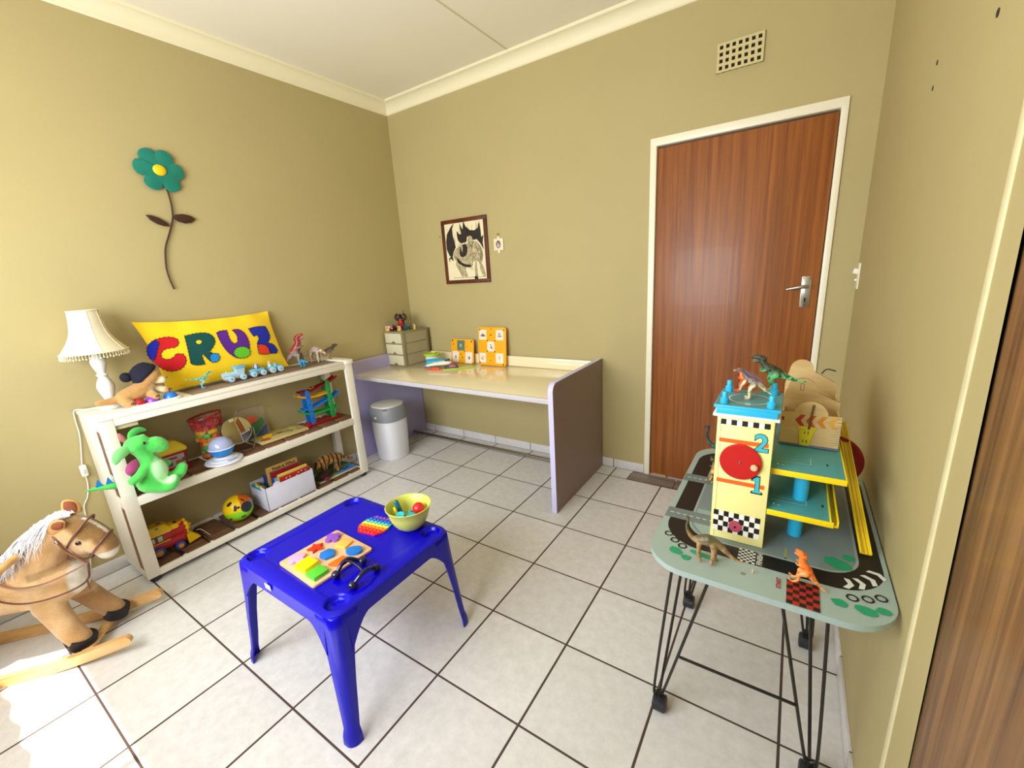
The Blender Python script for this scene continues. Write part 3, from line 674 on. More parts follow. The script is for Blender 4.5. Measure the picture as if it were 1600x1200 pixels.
# ============================================================ wooden toy tool box on the upper deck
PW = wood('pale_plywood', 'bf9c62', 'e0c48c', (2, 12, 12), .5, .04, 0, 1); PWD = P('burnt_edge', '4a3524', .7)
t = thing('wooden_toolbox', 'pale plywood toy box with orange arrows and a yellow pot, on the upper garage deck', 'toy box', (1.366, -1.12, .8785))
X0 = Matrix.Translation((-1.366, 1.12, -.8785)); b = MB(X0); z0 = .8785
b.bx(1.300, 1.434, -1.225, -1.000, z0, z0+.006, mat('box_base_grey', '6b6f86', .5), .001); b.build('base', t)
def arc(cx, cz, r, a0, a1, n=14): return [(cx+r*math.cos(a0+(a1-a0)*k/n), cz+r*math.sin(a0+(a1-a0)*k/n)) for k in range(n+1)]
def panel(name, poly, y, th=.007, m=PW, deco=None):
    b = MB(X0); X = frame3((0, y+th, 0), (1, 0, 0), (0, 0, 1), (0, -1, 0)); b.prism(poly, 0, th, m, X=X, m_side=P('plywood_edge', 'a37c4b', .6))
    if deco: deco(b, lambda pts, mm, k=1: b.poly([(x, y-.0002*k, z) for x, z in pts], mm))
    return b.build(name, t)
zf = z0+.006; ztop = .972
def deco(b, q):
    cols = ['8f2f1c', 'bb3f1e', 'd2561c', 'dd8a2c', 'e0aa48']
    for k, c in enumerate(cols):
        x = 1.3085+k*.0240; w = .023; z = .953
        q([(x-.0, z), (x+.012, z+.016), (x+w, z+.016), (x+w-.010, z), (x+w, z-.016), (x+.012, z-.016)] if k else [(1.301, z-.004), (1.307, z-.006), (1.307, z+.006), (1.301, z+.005)], P('arrow_'+c, c, .55), 1)
    for k in range(9):
        z = .893+k*.0058; q([(1.432-.018-.008*math.sin(k*2.1)**2, z), (1.4335, z+.0012), (1.4335, z+.0026)], mat('smudge_blue', '4a6272', .6), 1)
    for z in (.966, .956, .946): q([(1.425, z), (1.4335, z), (1.4335, z+.001), (1.425, z+.001)], PWD, 2)
fr = panel('front_panel', [(1.3005, zf), (1.4335, zf), (1.4335, ztop), (1.4045, ztop)]+arc(1.366, ztop-.002, .0375, .12, PI-.12, 16)+[(1.3005, ztop)], -1.222, deco=deco)
b = MB(X0); px = 1.361; potm = P('pot_yellow', 'e0d21c', .5)
b.prism([(px-.013, z0+.004), (px+.009, z0+.004), (px+.018, .930), (px-.018, .930)], 0, .003, potm, .0006, X=frame3((0, -1.222, 0), (1, 0, 0), (0, 0, 1), (0, -1, 0)))
b.prism([(px-.020, .929), (px+.020, .929), (px+.020, .936), (px-.020, .936)], 0, .0045, potm, .0008, X=frame3((0, -1.222, 0), (1, 0, 0), (0, 0, 1), (0, -1, 0)))
for x, z in ((-.004, .920), (.004, .920), (-.006, .895), (.002, .895)): b.bx(px+x-.0009, px+x+.0009, -1.2256, -1.225, z-.004, z+.004, BK)
b.build('painted_pot', fr); b = MB(X0); b.cyl((px+.004, -1.2262, .931), (px+.009, -1.2262, 1.000), .0026, wood('dark_stick', '5b3c1e', '7d5830', (20, 20, 3)), n=10); b.build('stick', fr)
panel('divider', [(1.3005, zf), (1.4335, zf), (1.4335, .985), (1.428, .985), (1.380, 1.008)]+arc(1.344, 1.012, .035, .1, PI-.1, 16)+[(1.3005, .985)], -1.125, deco=lambda b, q: [q(p, PWD, 1) for p in (rect(1.3385, 1.3395, 1.012, 1.030), rect(1.3465, 1.3475, 1.012, 1.030), rect(1.3385, 1.3475, 1.011, 1.012), rect(1.3385, 1.3475, 1.030, 1.031))])
panel('back_panel', [(1.3005, zf), (1.4335, zf), (1.4335, .985), (1.425, 1.012), (1.408, 1.022), (1.372, 1.042)]+arc(1.340, 1.048, .030, 0, PI-.1, 14)+[(1.3005, 1.0)], -1.012)
for x in (1.3005, 1.4275):
    b = MB(X0); pts = [(-1.2145, zf), (-1.0125, zf), (-1.0125, .985), (-1.112, .965), (-1.118, .985), (-1.135, .955), (-1.2145, .958)]
    b.prism([(-1.2145, zf), (-1.013, zf), (-1.013, .982), (-1.09, .972), (-1.13, .958), (-1.2145, .962)], 0, .0055, PW, X=Matrix(((0, 0, 1, x), (1, 0, 0, 0), (0, 1, 0, 0), (0, 0, 0, 1)))); b.build('side_panel', t)
b = MB(X0); b.tube(catmull([(1.390, -1.006, 1.036), (1.402, -1.002, 1.050), (1.424, -1.004, 1.046)], 5), .0018, BK, 8); b.build('cord_loop', t)
PIC=dict(wingL=[(-1.0354,1.7093),(-.99,1.7602),(-.9524,1.7863),(-.9763,1.7478),(-.9755,1.6925),(-.9644,1.6582),(-.9554,1.6072),(-.9831,1.57),(-.995,1.5368),(-1.0253,1.5446),(-1.05,1.5978),(-1.0504,1.6545)],
maneL=[(-.9332,1.7269),(-.9067,1.697),(-.8912,1.7009),(-.9003,1.7508),(-.9002,1.7833),(-.8856,1.7493),(-.8728,1.7317),(-.8621,1.7925),(-.8413,1.75),(-.801,1.7191),(-.7584,1.7148),(-.7287,1.7276),(-.7098,1.7755),(-.7019,1.7143),(-.7001,1.6613),(-.6778,1.675),(-.6898,1.6231),(-.6845,1.5691),(-.7118,1.6143),(-.7438,1.6493),(-.7798,1.6471),(-.8051,1.6818),(-.8351,1.6739),(-.8466,1.6368),(-.8995,1.6303),(-.9268,1.6548),(-.9341,1.6886)],
body=[(-.9574,1.5905),(-.9095,1.609),(-.8405,1.6253),(-.7804,1.6418),(-.7258,1.6155),(-.6985,1.5702),(-.6966,1.516),(-.7104,1.4842),(-.7393,1.4806),(-.7652,1.5098),(-.7964,1.4898),(-.8152,1.4519),(-.8595,1.4545),(-.9177,1.4749),(-.953,1.4998),(-.981,1.5244),(-.9799,1.5641)],
bodysh=[(-.949,1.5336),(-.9226,1.4979),(-.8725,1.4721),(-.8207,1.469),(-.8078,1.4515),(-.8601,1.4489),(-.9256,1.4725),(-.9593,1.5116)],
flank=[(-.7269,1.6048),(-.6974,1.5594),(-.7012,1.5055),(-.7319,1.4829),(-.7202,1.5285),(-.723,1.5721)],
neck=[(-.8159,1.6829),(-.7841,1.6745),(-.7826,1.6203),(-.7921,1.5994),(-.8187,1.6234),(-.8297,1.6571)],
head=[(-.9095,1.609),(-.8699,1.6278),(-.8417,1.6144),(-.8392,1.5702),(-.8576,1.5383),(-.8889,1.5266),(-.918,1.537),(-.9222,1.5654)],
muzz=[(-.9178,1.5707),(-.8552,1.5604),(-.8616,1.5358),(-.8927,1.5263),(-.9216,1.5384)],
leg1=[(-.96,1.506),(-.9252,1.4753),(-.9154,1.4292),(-.8903,1.3822),(-.9134,1.3804),(-.9382,1.4304),(-.9711,1.4781)],
leg2=[(-.9183,1.4692),(-.8663,1.4605),(-.8776,1.4272),(-.8527,1.3804),(-.883,1.379),(-.9078,1.4288)],
leg3=[(-.7785,1.5217),(-.7622,1.5041),(-.7609,1.4098),(-.7576,1.3704),(-.7794,1.3714),(-.7798,1.4387)],
leg4=[(-.7388,1.4861),(-.7114,1.4733),(-.6894,1.4061),(-.6784,1.3724),(-.6999,1.3706),(-.7299,1.4304)],
fore=[(-.8453,1.5152),(-.7895,1.5555),(-.7619,1.5425),(-.7641,1.5207),(-.7924,1.5282),(-.8037,1.4902),(-.7999,1.4566),(-.8287,1.4639),(-.8257,1.4916)],
hoof=[(-.7966,1.3835),(-.7571,1.376),(-.7557,1.3535),(-.7888,1.3521)],
tail=[(-.995,1.5368),(-.9876,1.502),(-1.0197,1.527),(-1.0319,1.4934),(-1.0353,1.5281),(-1.0013,1.5486)],
)
# ============================================================ wall decorations
t = thing('flower_wall_art', 'teal six-petalled flower on a thin curved brown stem hung on the left wall', 'wall decoration', (XL, -1.507, 2.016))
X0 = Matrix.Translation((-XL, 1.507, -2.016))
def onwall(poly, d0, d1, m, b): b.prism([(y, z) for y, z in poly], 0, d1-d0, m, .0012, X=frame3((XL+d0, 0, 0), (0, 1, 0), (0, 0, 1), (1, 0, 0)))
TG = mat('petal_teal', '0c7a68', .5, var=.05, vscale=12); BRN = mat('stem_brown', '3a2013', .5)
cy, cz = -1.507, 2.0155
for k, ang in enumerate((119, 62, 2, -58, -122, 176)):
    a = math.radians(ang); u = Vector((math.cos(a), math.sin(a))); v = Vector((-u.y, u.x)); p = []
    outl = [(.0, .012), (.030, .020), (.055, .035), (.075, .040), (.095, .034), (.106, .018), (.109, 0)]
    sc_ = 1.0 if k not in (3,) else 1.02
    pts = [(x*sc_, y) for x, y in outl]+[(x*sc_, -y) for x, y in reversed(outl[:-1])]
    pts = [(cy+(u*x+v*y).x*1.02, cz+(u*x+v*y).y*1.0) for x, y in pts]
    b = MB(X0); onwall(list(reversed(pts)), .012+.0007*k, .0165+.0007*k, TG, b); b.build('petal', t)
b = MB(X0); b.ell((XL+.020, cy, cz), (.012, .030, .027), P('flower_yellow', 'f0c60e', .5)); b.build('flower_centre', t)
b = MB(X0); b.tube(catmull([(XL+.010, y, z) for y, z in ((-1.493, 1.93), (-1.490, 1.899), (-1.489, 1.851), (-1.497, 1.786), (-1.523, 1.719), (-1.560, 1.640), (-1.574, 1.590), (-1.584, 1.521), (-1.582, 1.465), (-1.573, 1.412))], 5), .0042, BRN, 8); b.build('stem', t)
for q in ([(-1.6147, 1.7906), (-1.590, 1.790), (-1.560, 1.779), (-1.530, 1.758), (-1.519, 1.738), (-1.545, 1.738), (-1.575, 1.748), (-1.600, 1.766)], [(-1.390, 1.783), (-1.415, 1.801), (-1.450, 1.807), (-1.485, 1.800), (-1.497, 1.783), (-1.478, 1.766), (-1.445, 1.757), (-1.415, 1.763)]):
    b = MB(X0); onwall(q, .008, .013, BRN, b); b.build('leaf', t)

t = thing('framed_drawing', 'black and white winged horse drawing in a dark brown frame on the back wall', 'picture', (-.862, YB, 1.57))
X0 = Matrix.Translation((.862, -YB, -1.57)); FB = wood('frame_mahogany', '3c1608', '6b2d14', (20, 20, 3), .4)
Q = [(-1.083, 1.330), (-.642, 1.330), (-.642, 1.812), (-1.083, 1.812)]; fw = .028
def quad3(pts): return pts
b = MB(X0)
b.bx(-1.083, -.642, YB-.016, YB-.001, 1.330, 1.330+fw, FB, .002); b.bx(-1.083, -.642, YB-.016, YB-.001, 1.812-fw, 1.812, FB, .002)
b.bx(-1.083, -1.083+fw, YB-.016, YB-.001, 1.330+fw, 1.812-fw, FB, .002); b.bx(-.642-fw, -.642, YB-.016, YB-.001, 1.330+fw, 1.812-fw, FB, .002); b.build('frame', t)
PAP = mat('drawing_paper', 'e8dcb6', .6); INK = mat('ink_dark', '2a221a', .8, var=.25, vscale=60); INK2 = mat('ink_mid', '8a7c62', .8, var=.3, vscale=70); INK3 = mat('ink_light', 'b3a47f', .8, var=.35, vscale=38)
b = MB(X0); b.bx(-1.06, -.665, YB-.008, YB-.002, 1.352, 1.79, PAP)
def chaik(p, n=2):
    for _ in range(n): p = [q for i in range(len(p)) for q in ((p[i-1][0]*.25+p[i][0]*.75, p[i-1][1]*.25+p[i][1]*.75), (p[i][0]*.75+p[(i+1) % len(p)][0]*.25, p[i][1]*.75+p[(i+1) % len(p)][1]*.25))]
    return p
def pp(k_, m, lv):
    p = PIC[k_] if k_ in ('maneL', 'wingL', 'tail') else chaik(PIC[k_], 1 if 'leg' in k_ else 2); p = [(x, YB-.0081-.0002*lv, z) for x, z in reversed(p)]
    for i in range(1): b.poly(p, m)
for k_, m, lv in (('leg4', INK3, 1), ('leg3', INK3, 1), ('leg2', INK3, 1), ('leg1', INK3, 2), ('tail', INK, 1), ('wingL', INK, 2), ('maneL', INK, 2), ('body', INK3, 3), ('bodysh', INK, 4), ('flank', INK2, 4), ('neck', INK3, 5), ('head', INK, 6), ('muzz', INK, 7), ('fore', INK3, 5), ('hoof', INK, 3)): pp(k_, m, lv)
b.poly([(x, YB-.0099, z) for x, z in reversed(chaik([(-.902, 1.625), (-.888, 1.628), (-.885, 1.585), (-.893, 1.560), (-.903, 1.590)]))], INK3)
rn = random.Random(3)
def ink(pts, w): b.tube([(x, YB-.0098, z) for x, z in pts], w, INK, 4)
for k_ in ('leg1', 'leg2', 'leg3', 'leg4', 'body', 'fore', 'neck'):
    ink(chaik(PIC[k_], 1 if 'leg' in k_ else 2), .0009)
for i in range(26):   # feather and hair strokes
    x = rn.uniform(-1.03, -.70); z0 = rn.uniform(1.55, 1.70); s2 = rn.uniform(-.022, .022); ink([(x, z0), (x+s2*.3, z0+.02), (x+s2*.9, z0+.045), (x+s2*1.9, z0+rn.uniform(.06, .075))], .0006)
for (x0_, z0_, x1_, z1_, n_) in ((-.975, 1.55, -.90, 1.47, 7), (-.76, 1.60, -.71, 1.49, 6), (-.86, 1.47, -.80, 1.45, 5), (-.84, 1.66, -.80, 1.60, 5)):
    for i in range(n_): u = i/n_; x = x0_+(x1_-x0_)*u; z = z0_+(z1_-z0_)*u; ink([(x, z), (x+.006, z-.014), (x+.016, z-.026)], .0007)
for i in range(9): x = -1.0+i*.035; ink([(x, 1.372+rn.uniform(0, .006)), (x+.03, 1.372+rn.uniform(0, .008))], .0012)
b.build('print', t)

t = thing('photo_plaque', 'small white plaque with an oval picture hanging just right of the framed horse drawing', 'wall plaque', (-.548, YB, 1.59))
X0 = Matrix.Translation((.548, -YB, -1.59)); PLQ = mat('plaque_cream', 'e6d8b8', .5)
b = MB(X0); b.bx(-.590, -.506, YB-.010, YB-.001, 1.552, 1.636, PLQ, .002)
b.bx(-.560, -.536, YB-.009, YB-.001, 1.634, 1.652, PLQ, .004); b.bx(-.560, -.536, YB-.009, YB-.001, 1.532, 1.554, PLQ, .006)
F = frame3((-.548, YB-.0105, 1.595), (1, 0, 0), (0, 0, 1), (0, -1, 0))
b.poly([F @ Vector((x, y, 0)) for x, y in circ(.020, 24, ry=.027)], mat('photo_brown', '6b4a4a', .4)); b.poly([F @ Vector((x, y-.008, .0002)) for x, y in circ(.012, 16, ry=.014)], mat('photo_pale', 'b9b0c8', .4)); b.poly([F @ Vector((x-.004, y+.009, .0003)) for x, y in circ(.006, 12, ry=.007)], mat('photo_skin', 'c79b82', .4)); b.build('plaque', t)
b = MB(X0); b.tube([(-.548+.009*math.cos(a), YB-.006, 1.660+.011*math.sin(a)) for a in [PI*k/10*1.15-.25 for k in range(11)]], .0016, mat('wire_brown', '6a5334', .5, metal=.5), 8); b.build('hanger', t)

# ============================================================ things on top of the trolley
ZT1 = .8725
t = thing('table_lamp', 'cream table lamp with a fringed bell shade on the left end of the white trolley', 'lamp', (-1.43, -1.985, ZT1))
lb = mat('lamp_base_white', 'e9eae2', .35); shm = mat('shade_cream', 'eadfbe', .85, bump=.1, bscale=200); b = MB()
b.lathe([(.044, 0), (.046, .004), (.043, .009), (.030, .013), (.020, .020), (.015, .032), (.020, .05), (.031, .085), (.034, .105), (.028, .13), (.017, .15), (.020, .158), (.023, .163), (.016, .17), (.020, .185), (.028, .21), (.030, .228), (.024, .248), (.014, .262), (.012, .275), (.010, .32), (.0001, .32)], lb, 32); b.build('base', t)
# bell shade in eight panels
def shade(b, off, m, z0=.275, z1=.465):
    rs = []
    for i in range(11):
        v = i/10; z = z0+(z1-z0)*v; r = .121+(-.067*v)+(-.028)*math.sin(PI*v)*(1-v*.5); ring = []
        for k in range(48):
            a = 2*PI*k/48; d = (a % (PI/4))-PI/8; ring.append(Vector(((r+off)*math.cos(PI/8)/math.cos(d)*.5*math.cos(a)+(r+off)*.5*math.cos(a), (r+off)*math.cos(PI/8)/math.cos(d)*.5*math.sin(a)+(r+off)*.5*math.sin(a), z)))
        rs.append(ring)
    return rs
b = MB(); o_ = shade(b, 0, shm); i_ = list(reversed(shade(b, -.0022, shm))); b.rings(o_+i_, shm, closed=True)
for z, r in ((.275, .1205), (.465, .0545)): b.tube([(r*math.cos(2*PI*k/40), r*math.sin(2*PI*k/40), z) for k in range(40)], .0028, shm, 8, closed=True)
for k in range(8):
    a = 2*PI*k/8; b.tube([Vector((p[k*6].x, p[k*6].y, p[k*6].z))*1.0 for p in o_], .0016, shm, 6)
s_ = b.build('lamp_shade', t); b = MB()
for k in range(64):
    a = 2*PI*k/64; x, y = .1205*math.cos(a), .1205*math.sin(a); b.cyl((x, y, .272), (x, y, .262), .0012, shm, n=5); b.ell((x, y, .257-(k % 2)*.003), (.0032, .0032, .0055), shm, u=6, v=5)
b.build('fringe', s_)
WC = mat('cord_white', 'e8e8e0', .5); b = MB(Matrix.Translation((1.43, 1.985, -ZT1)))
b.tube(catmull([(-1.43, -2.03, ZT1+.006), (-1.49, -2.06, ZT1+.004), (-1.535, -2.096, ZT1+.004), (-1.547, -2.103, .84), (-1.547, -2.106, .751), (-1.547, -2.125, .64), (-1.545, -2.133, .60)], 5), .0026, WC, 8)
b.tube(catmull([(-1.545, -2.133, .55), (-1.546, -2.135, .50), (-1.546, -2.150, .44), (-1.546, -2.172, .40), (-1.546, -2.18, .33), (-1.546, -2.20, .20), (-1.544, -2.22, .09)], 5), .0026, WC, 8); c_ = b.build('power_cord', t)
b = MB(Matrix.Translation((1.43, 1.985, -ZT1))); b.box((-1.541, -2.133, .575), (.020, .026, .062), WC, .008); b.box((-1.5305, -2.133, .575), (.004, .010, .024), P('switch_grey', 'c9cbc9', .4), .0015); b.build('inline_switch', c_)

# --- cushion
"""
The cushion leans on the wall; U runs along the wall, V up the cushion, N out of it.
"""
PO = Vector((-1.478, -1.41, .875)); PV = Vector((-.13, 0, .9915)).normalized(); PN = Vector((.9915, 0, .13)).normalized(); PU = Vector((0, 1, 0))
YC = mat('cushion_yellow', 'f7cf05', .8, bump=.25, bscale=160, sheen=.2)
def c_edge(a, bb):
    """cushion parameters (a, bb) in [-1, 1] to plane coordinates"""
    TLx, TRx, BRx, BLx = (-.388, .388), (.296, .372), (.338, .004), (-.335, .006)
    s_, r = (a+1)/2, (bb+1)/2
    x = (TLx[0]*(1-s_)+TRx[0]*s_)*r+(BLx[0]*(1-s_)+BRx[0]*s_)*(1-r); y = (TLx[1]*(1-s_)+TRx[1]*s_)*r+(BLx[1]*(1-s_)+BRx[1]*s_)*(1-r)
    k = .022*(1-a*a)*bb*abs(bb)**3; y -= k if bb > 0 else 0; x -= .020*(1-bb*bb)*a*abs(a)**3
    return x, y
def c_h(x, y):
    a = (x+.02)/.335; bb = (y-.19)/.19
    a = max(-1, min(1, a)); bb = max(-1, min(1, bb))
    t_ = (1-abs(a)**2.6)**.75*(1-abs(bb)**2.4)**.75
    w = .0045*math.sin(9*a+4*bb)*(abs(a)**2)+.004*math.sin(a*14)*(abs(bb)**3)
    return .006+.052*t_+w
def c_pt(x, y, off=0): return PO+PU*x+PV*y+PN*(c_h(x, y)+off)
t = thing('name_cushion', 'long yellow cushion with big patchwork felt letters leaning on the wall behind the toys', 'cushion', tuple(PO))
XP = Matrix.Translation(-PO); b = MB(XP)
def front(u, v):
    x, y = c_edge(2*u-1, 2*v-1); return c_pt(x, y)
def back(u, v):
    x, y = c_edge(1-2*u, 2*v-1); h = c_h(x, y); return PO+PU*x+PV*y-PN*(min(h, .03)*.6-.004)
b.quadgrid(front, 60, 36, YC); b.quadgrid(back, 60, 36, YC)
n = 60
def rim(f1, f2, m):  # close the seam
    pass
edge = [(-1+2*i/60, -1) for i in range(60)]+[(1, -1+2*i/36) for i in range(36)]+[(1-2*i/60, 1) for i in range(60)]+[(-1, 1-2*i/36) for i in range(36)]
r1 = [front((a+1)/2, (c+1)/2) for a, c in edge]; r2 = [back((1-a)/2, (c+1)/2) for a, c in edge]
b.rings([r1, r2], YC, caps=False); b.build('cushion_cover', t, 60)
ST = mat('stitch_black', '1a1714', .8)
def inside(p, poly):
    r = False; j = len(poly)-1
    for i in range(len(poly)):
        if (poly[i][1] > p[1]) != (poly[j][1] > p[1]) and p[0] < (poly[j][0]-poly[i][0])*(p[1]-poly[i][1])/(poly[j][1]-poly[i][1]+1e-12)+poly[i][0]: r = not r
        j = i
    return r
def smooth_poly(poly):
    P_ = [Vector((x, y, 0)) for x, y in poly]; n = len(P_); o = []
    for i in range(n):
        p0, p1, p2 = P_[i-1], P_[i], P_[(i+1) % n]; ang = (p1-p0).angle(p2-p1) if (p1-p0).length > 1e-6 and (p2-p1).length > 1e-6 else 0
        if ang > 1.0: o.append(p1)
        else: o += [p1+(p0-p1)*.25, p1+(p2-p1)*.25]
    return [(p.x, p.y) for p in o]
def felt(nm, shapes, hole=None):
    b = MB(XP)
    for k, (poly, m) in enumerate(shapes):
        pl_ = smooth_poly(poly); off = .0022+.0022*k; b.drape(pl_, lambda x, y: c_pt(x, y, off), m)
        N_ = len(pl_)
        b.rings([[c_pt(x, y, off) for x, y in pl_], [c_pt(x, y, off-.0035) for x, y in pl_]], m, caps=False)
        L = 0; acc = 0
        for i in range(N_):
            p, q = Vector(pl_[i]), Vector(pl_[(i+1) % N_]); d = q-p; l = d.length
            if l < 1e-6: continue
            nn = Vector((d.y, -d.x)).normalized(); s_ = 0
            while acc < l:
                c = p+d*(acc/l); b.tube([c_pt(*(c+nn*.0045), off+.001), c_pt(*(c-nn*.0045), off+.001)], .0011, ST, 4); acc += .019
            acc -= l
            b.tube([c_pt(p.x, p.y, off+.0003), c_pt(q.x, q.y, off+.0003)], .0008, ST, 4)
    if hole:
        b.drape(smooth_poly(hole), lambda x, y: c_pt(x, y, .0032), YC)
        b.tube([c_pt(x, y, .0034) for x, y in hole], .0008, ST, 4, closed=True)
    o = b.build(nm, t); return o
f_ = lambda n_, c: mat('felt_'+n_, c, .95, bump=.3, bscale=300)
LC = [(-.2958,.2909),(-.2591,.2893),(-.2325,.2748),(-.2298,.2497),(-.2498,.2286),(-.2747,.23),(-.3003,.2273),(-.3177,.2077),(-.3168,.1834),(-.2951,.1717),(-.2705,.1791),(-.2573,.1962),(-.2291,.1896),(-.2192,.1577),(-.2361,.1236),(-.2669,.1054),(-.3065,.1093),(-.335,.1328),(-.3535,.1728),(-.3656,.1991),(-.3657,.2345),(-.3501,.2671),(-.3244,.2835)]
LCb = [(-.3241,.2847),(-.3106,.2664),(-.3271,.2274),(-.3471,.1823),(-.3593,.1871),(-.3661,.208),(-.365,.2374),(-.3506,.2672)]
LR = [(-.1965,.2833),(-.1329,.2905),(-.0847,.2833),(-.0611,.2538),(-.0674,.219),(-.0922,.1908),(-.1072,.1773),(-.0832,.1598),(-.0669,.1335),(-.0838,.1139),(-.1062,.1166),(-.1222,.1316),(-.1399,.1706),(-.1484,.1658),(-.1434,.1133),(-.185,.1145),(-.2079,.1301),(-.2031,.2047)]
LRh = [(-.1578,.242),(-.149,.2506),(-.1378,.2513),(-.1285,.2447),(-.129,.2346),(-.1397,.2275),(-.152,.229)]
LRb = [(-.0991,.1648),(-.071,.162),(-.0627,.138),(-.0774,.1159),(-.1069,.1141),(-.116,.1336),(-.1119,.1555)]
LU = [(-.0428,.2756),(-.0273,.2851),(.014,.2838),(.0116,.2476),(.0149,.219),(.0281,.1993),(.0499,.2064),(.0595,.2468),(.041,.2819),(.0816,.2822),(.1057,.2534),(.1146,.2142),(.1124,.1696),(.0982,.1409),(.0656,.116),(.0295,.1115),(.0085,.1259),(-.0192,.1594),(-.0359,.2089),(-.0427,.2495)]
LUg = [(.1048,.1341),(.097,.1209),(.0824,.1116),(.0637,.1078),(.0443,.1101),(.0275,.118),(.0161,.1301),(.012,.1443),(.0157,.1582),(.0267,.1695),(.0431,.1764),(.0624,.1775),(.0811,.1727),(.0961,.1625),(.1045,.1489)]
LZ = [(.1347,.2767),(.1862,.2835),(.2432,.2785),(.2532,.2457),(.2552,.2059),(.229,.1742),(.2645,.161),(.2852,.1171),(.2709,.0992),(.2247,.1065),(.1933,.1067),(.1545,.1155),(.1576,.1722),(.1641,.1887),(.1805,.2071),(.1753,.2304),(.1506,.2258),(.141,.2516)]
LZo = [(.1579,.1735),(.1966,.1704),(.2225,.1502),(.2271,.1075),(.1929,.1053),(.1545,.1155)]
felt('felt_letter', [(LC, f_('red', 'c8161f')), (LCb, f_('blue', '1420a8'))]); felt('felt_letter', [(LR, f_('dark_green', '064a45')), (LRb, f_('sky_blue', '1d8ad6'))], LRh)
felt('felt_letter', [(LU, f_('purple', '5b1f8c')), (LUg, f_('lime', '63c227'))]); felt('felt_letter', [(LZ, f_('blue2', '1b2aa5')), (LZo, f_('orange_red', 'e8401a'))])

# --- plush lion in a beanie, on a dome toy
t = thing('dome_pop_toy', 'flat white baby toy with red, purple and blue domes under the plush lion\'s paws', 'baby toy', (-1.315, -1.845, ZT1))
b = MB(); b.prism(rrect(.075, .215, .035), 0, .008, P('tray_white', 'eceae6', .35), .002); b.build('tray', t)
for y, c in ((-.068, 'b3222c'), (-.012, '8a3fa8'), (.062, '1f74d6')):
    b = MB(); b.lathe([(.029, .008), (.028, .016), (.022, .027), (.012, .033), (.0001, .035)], P('dome_'+c, c, .25), 28, (0, y, 0)); b.build('dome', t)
t = thing('plush_lion', 'small tan plush lion lying on the trolley top wearing a dark navy knitted hat', 'soft toy', (-1.38, -1.88, ZT1))
X0 = Vector((-1.38, -1.88, ZT1)); L_ = lambda x, y, z: Vector((x, y, z))-X0
def lcol(p):
    p = p+X0; c = mixc('c99a5e', 'b98a50', .5+.5*mn.noise(p*30))
    dm_ = (p-Vector((-1.325, -1.79, .965))).length; c = mixc('f0dcb4', c, (dm_-.022)/.014)
    db = (p-Vector((-1.33, -1.83, .93))).length; c = mixc('ead2a4', c, (db-.02)/.02)
    return c
o = soft('body', [[(L_(-1.350, -1.945, .920), .038), (L_(-1.350, -1.90, .932), .042), (L_(-1.352, -1.86, .953), .038)], ('e', L_(-1.352, -1.835, 1.000), (.046, .050, .043)),
    [(L_(-1.345, -1.82, .985), .028), (L_(-1.328, -1.796, .975), .020)], [(L_(-1.36, -1.87, .935), .024), (L_(-1.325, -1.855, .915), .021), (L_(-1.300, -1.845, .902), .018)],
    [(L_(-1.365, -1.84, .94), .022), (L_(-1.35, -1.805, .925), .020), (L_(-1.325, -1.790, .918), .018)], [(L_(-1.340, -1.945, .912), .030), (L_(-1.320, -1.955, .902), .025), (L_(-1.305, -1.945, .893), .021)],
    [(L_(-1.355, -1.965, .915), .020), (L_(-1.350, -2.01, .915), .017), (L_(-1.350, -2.045, .918), .013)]], FUR, lcol, t, .0042, 3)
bk = P('plush_black', '17120f', .3)
for x, y, z in ((-1.318, -1.829, .998), (-1.352, -1.791, 1.0)):
    b = MB(); b.ell(L_(x, y, z), (.0055, .0055, .0055), bk, u=12, v=8); b.build('eye', t)
b = MB(); b.ell(L_(-1.316, -1.780, .984), (.008, .006, .005), P('nose_brown', '7a5238', .5), u=12, v=8); b.build('nose', t)
for cx_, cy_, cz_ in ((-1.284, -1.842, .905), (-1.309, -1.778, .922), (-1.286, -1.940, .893)):
    b = MB()
    for k in (-1, 0, 1): b.ell(L_(cx_, cy_+.006*k, cz_+.002*(k == 0)), (.003, .0022, .005), bk, u=8, v=6)
    b.build('claws', t)
NV = mat('navy_knit', '14162a', .95, bump=.8, bscale=220)
b = MB(Matrix.Translation(L_(-1.366, -1.848, 1.012)) @ Euler((math.radians(38), math.radians(-12), 0)).to_matrix().to_4x4())
b.lathe([(.058, -.012), (.062, -.006), (.062, .004), (.057, .012), (.053, .024), (.043, .040), (.026, .050), (.0001, .054)], NV, 28); b.lathe([(.050, -.012), (.058, -.012), (.058, .0)], NV, 28, caps=False); h = b.build('beanie', t)
b = MB(); b.ell(L_(-1.372, -1.918, 1.010), (.024, .024, .024), mat('pompom', '0f1122', .95, bump=1, bscale=150), u=14, v=10); b.build('pompom', h)

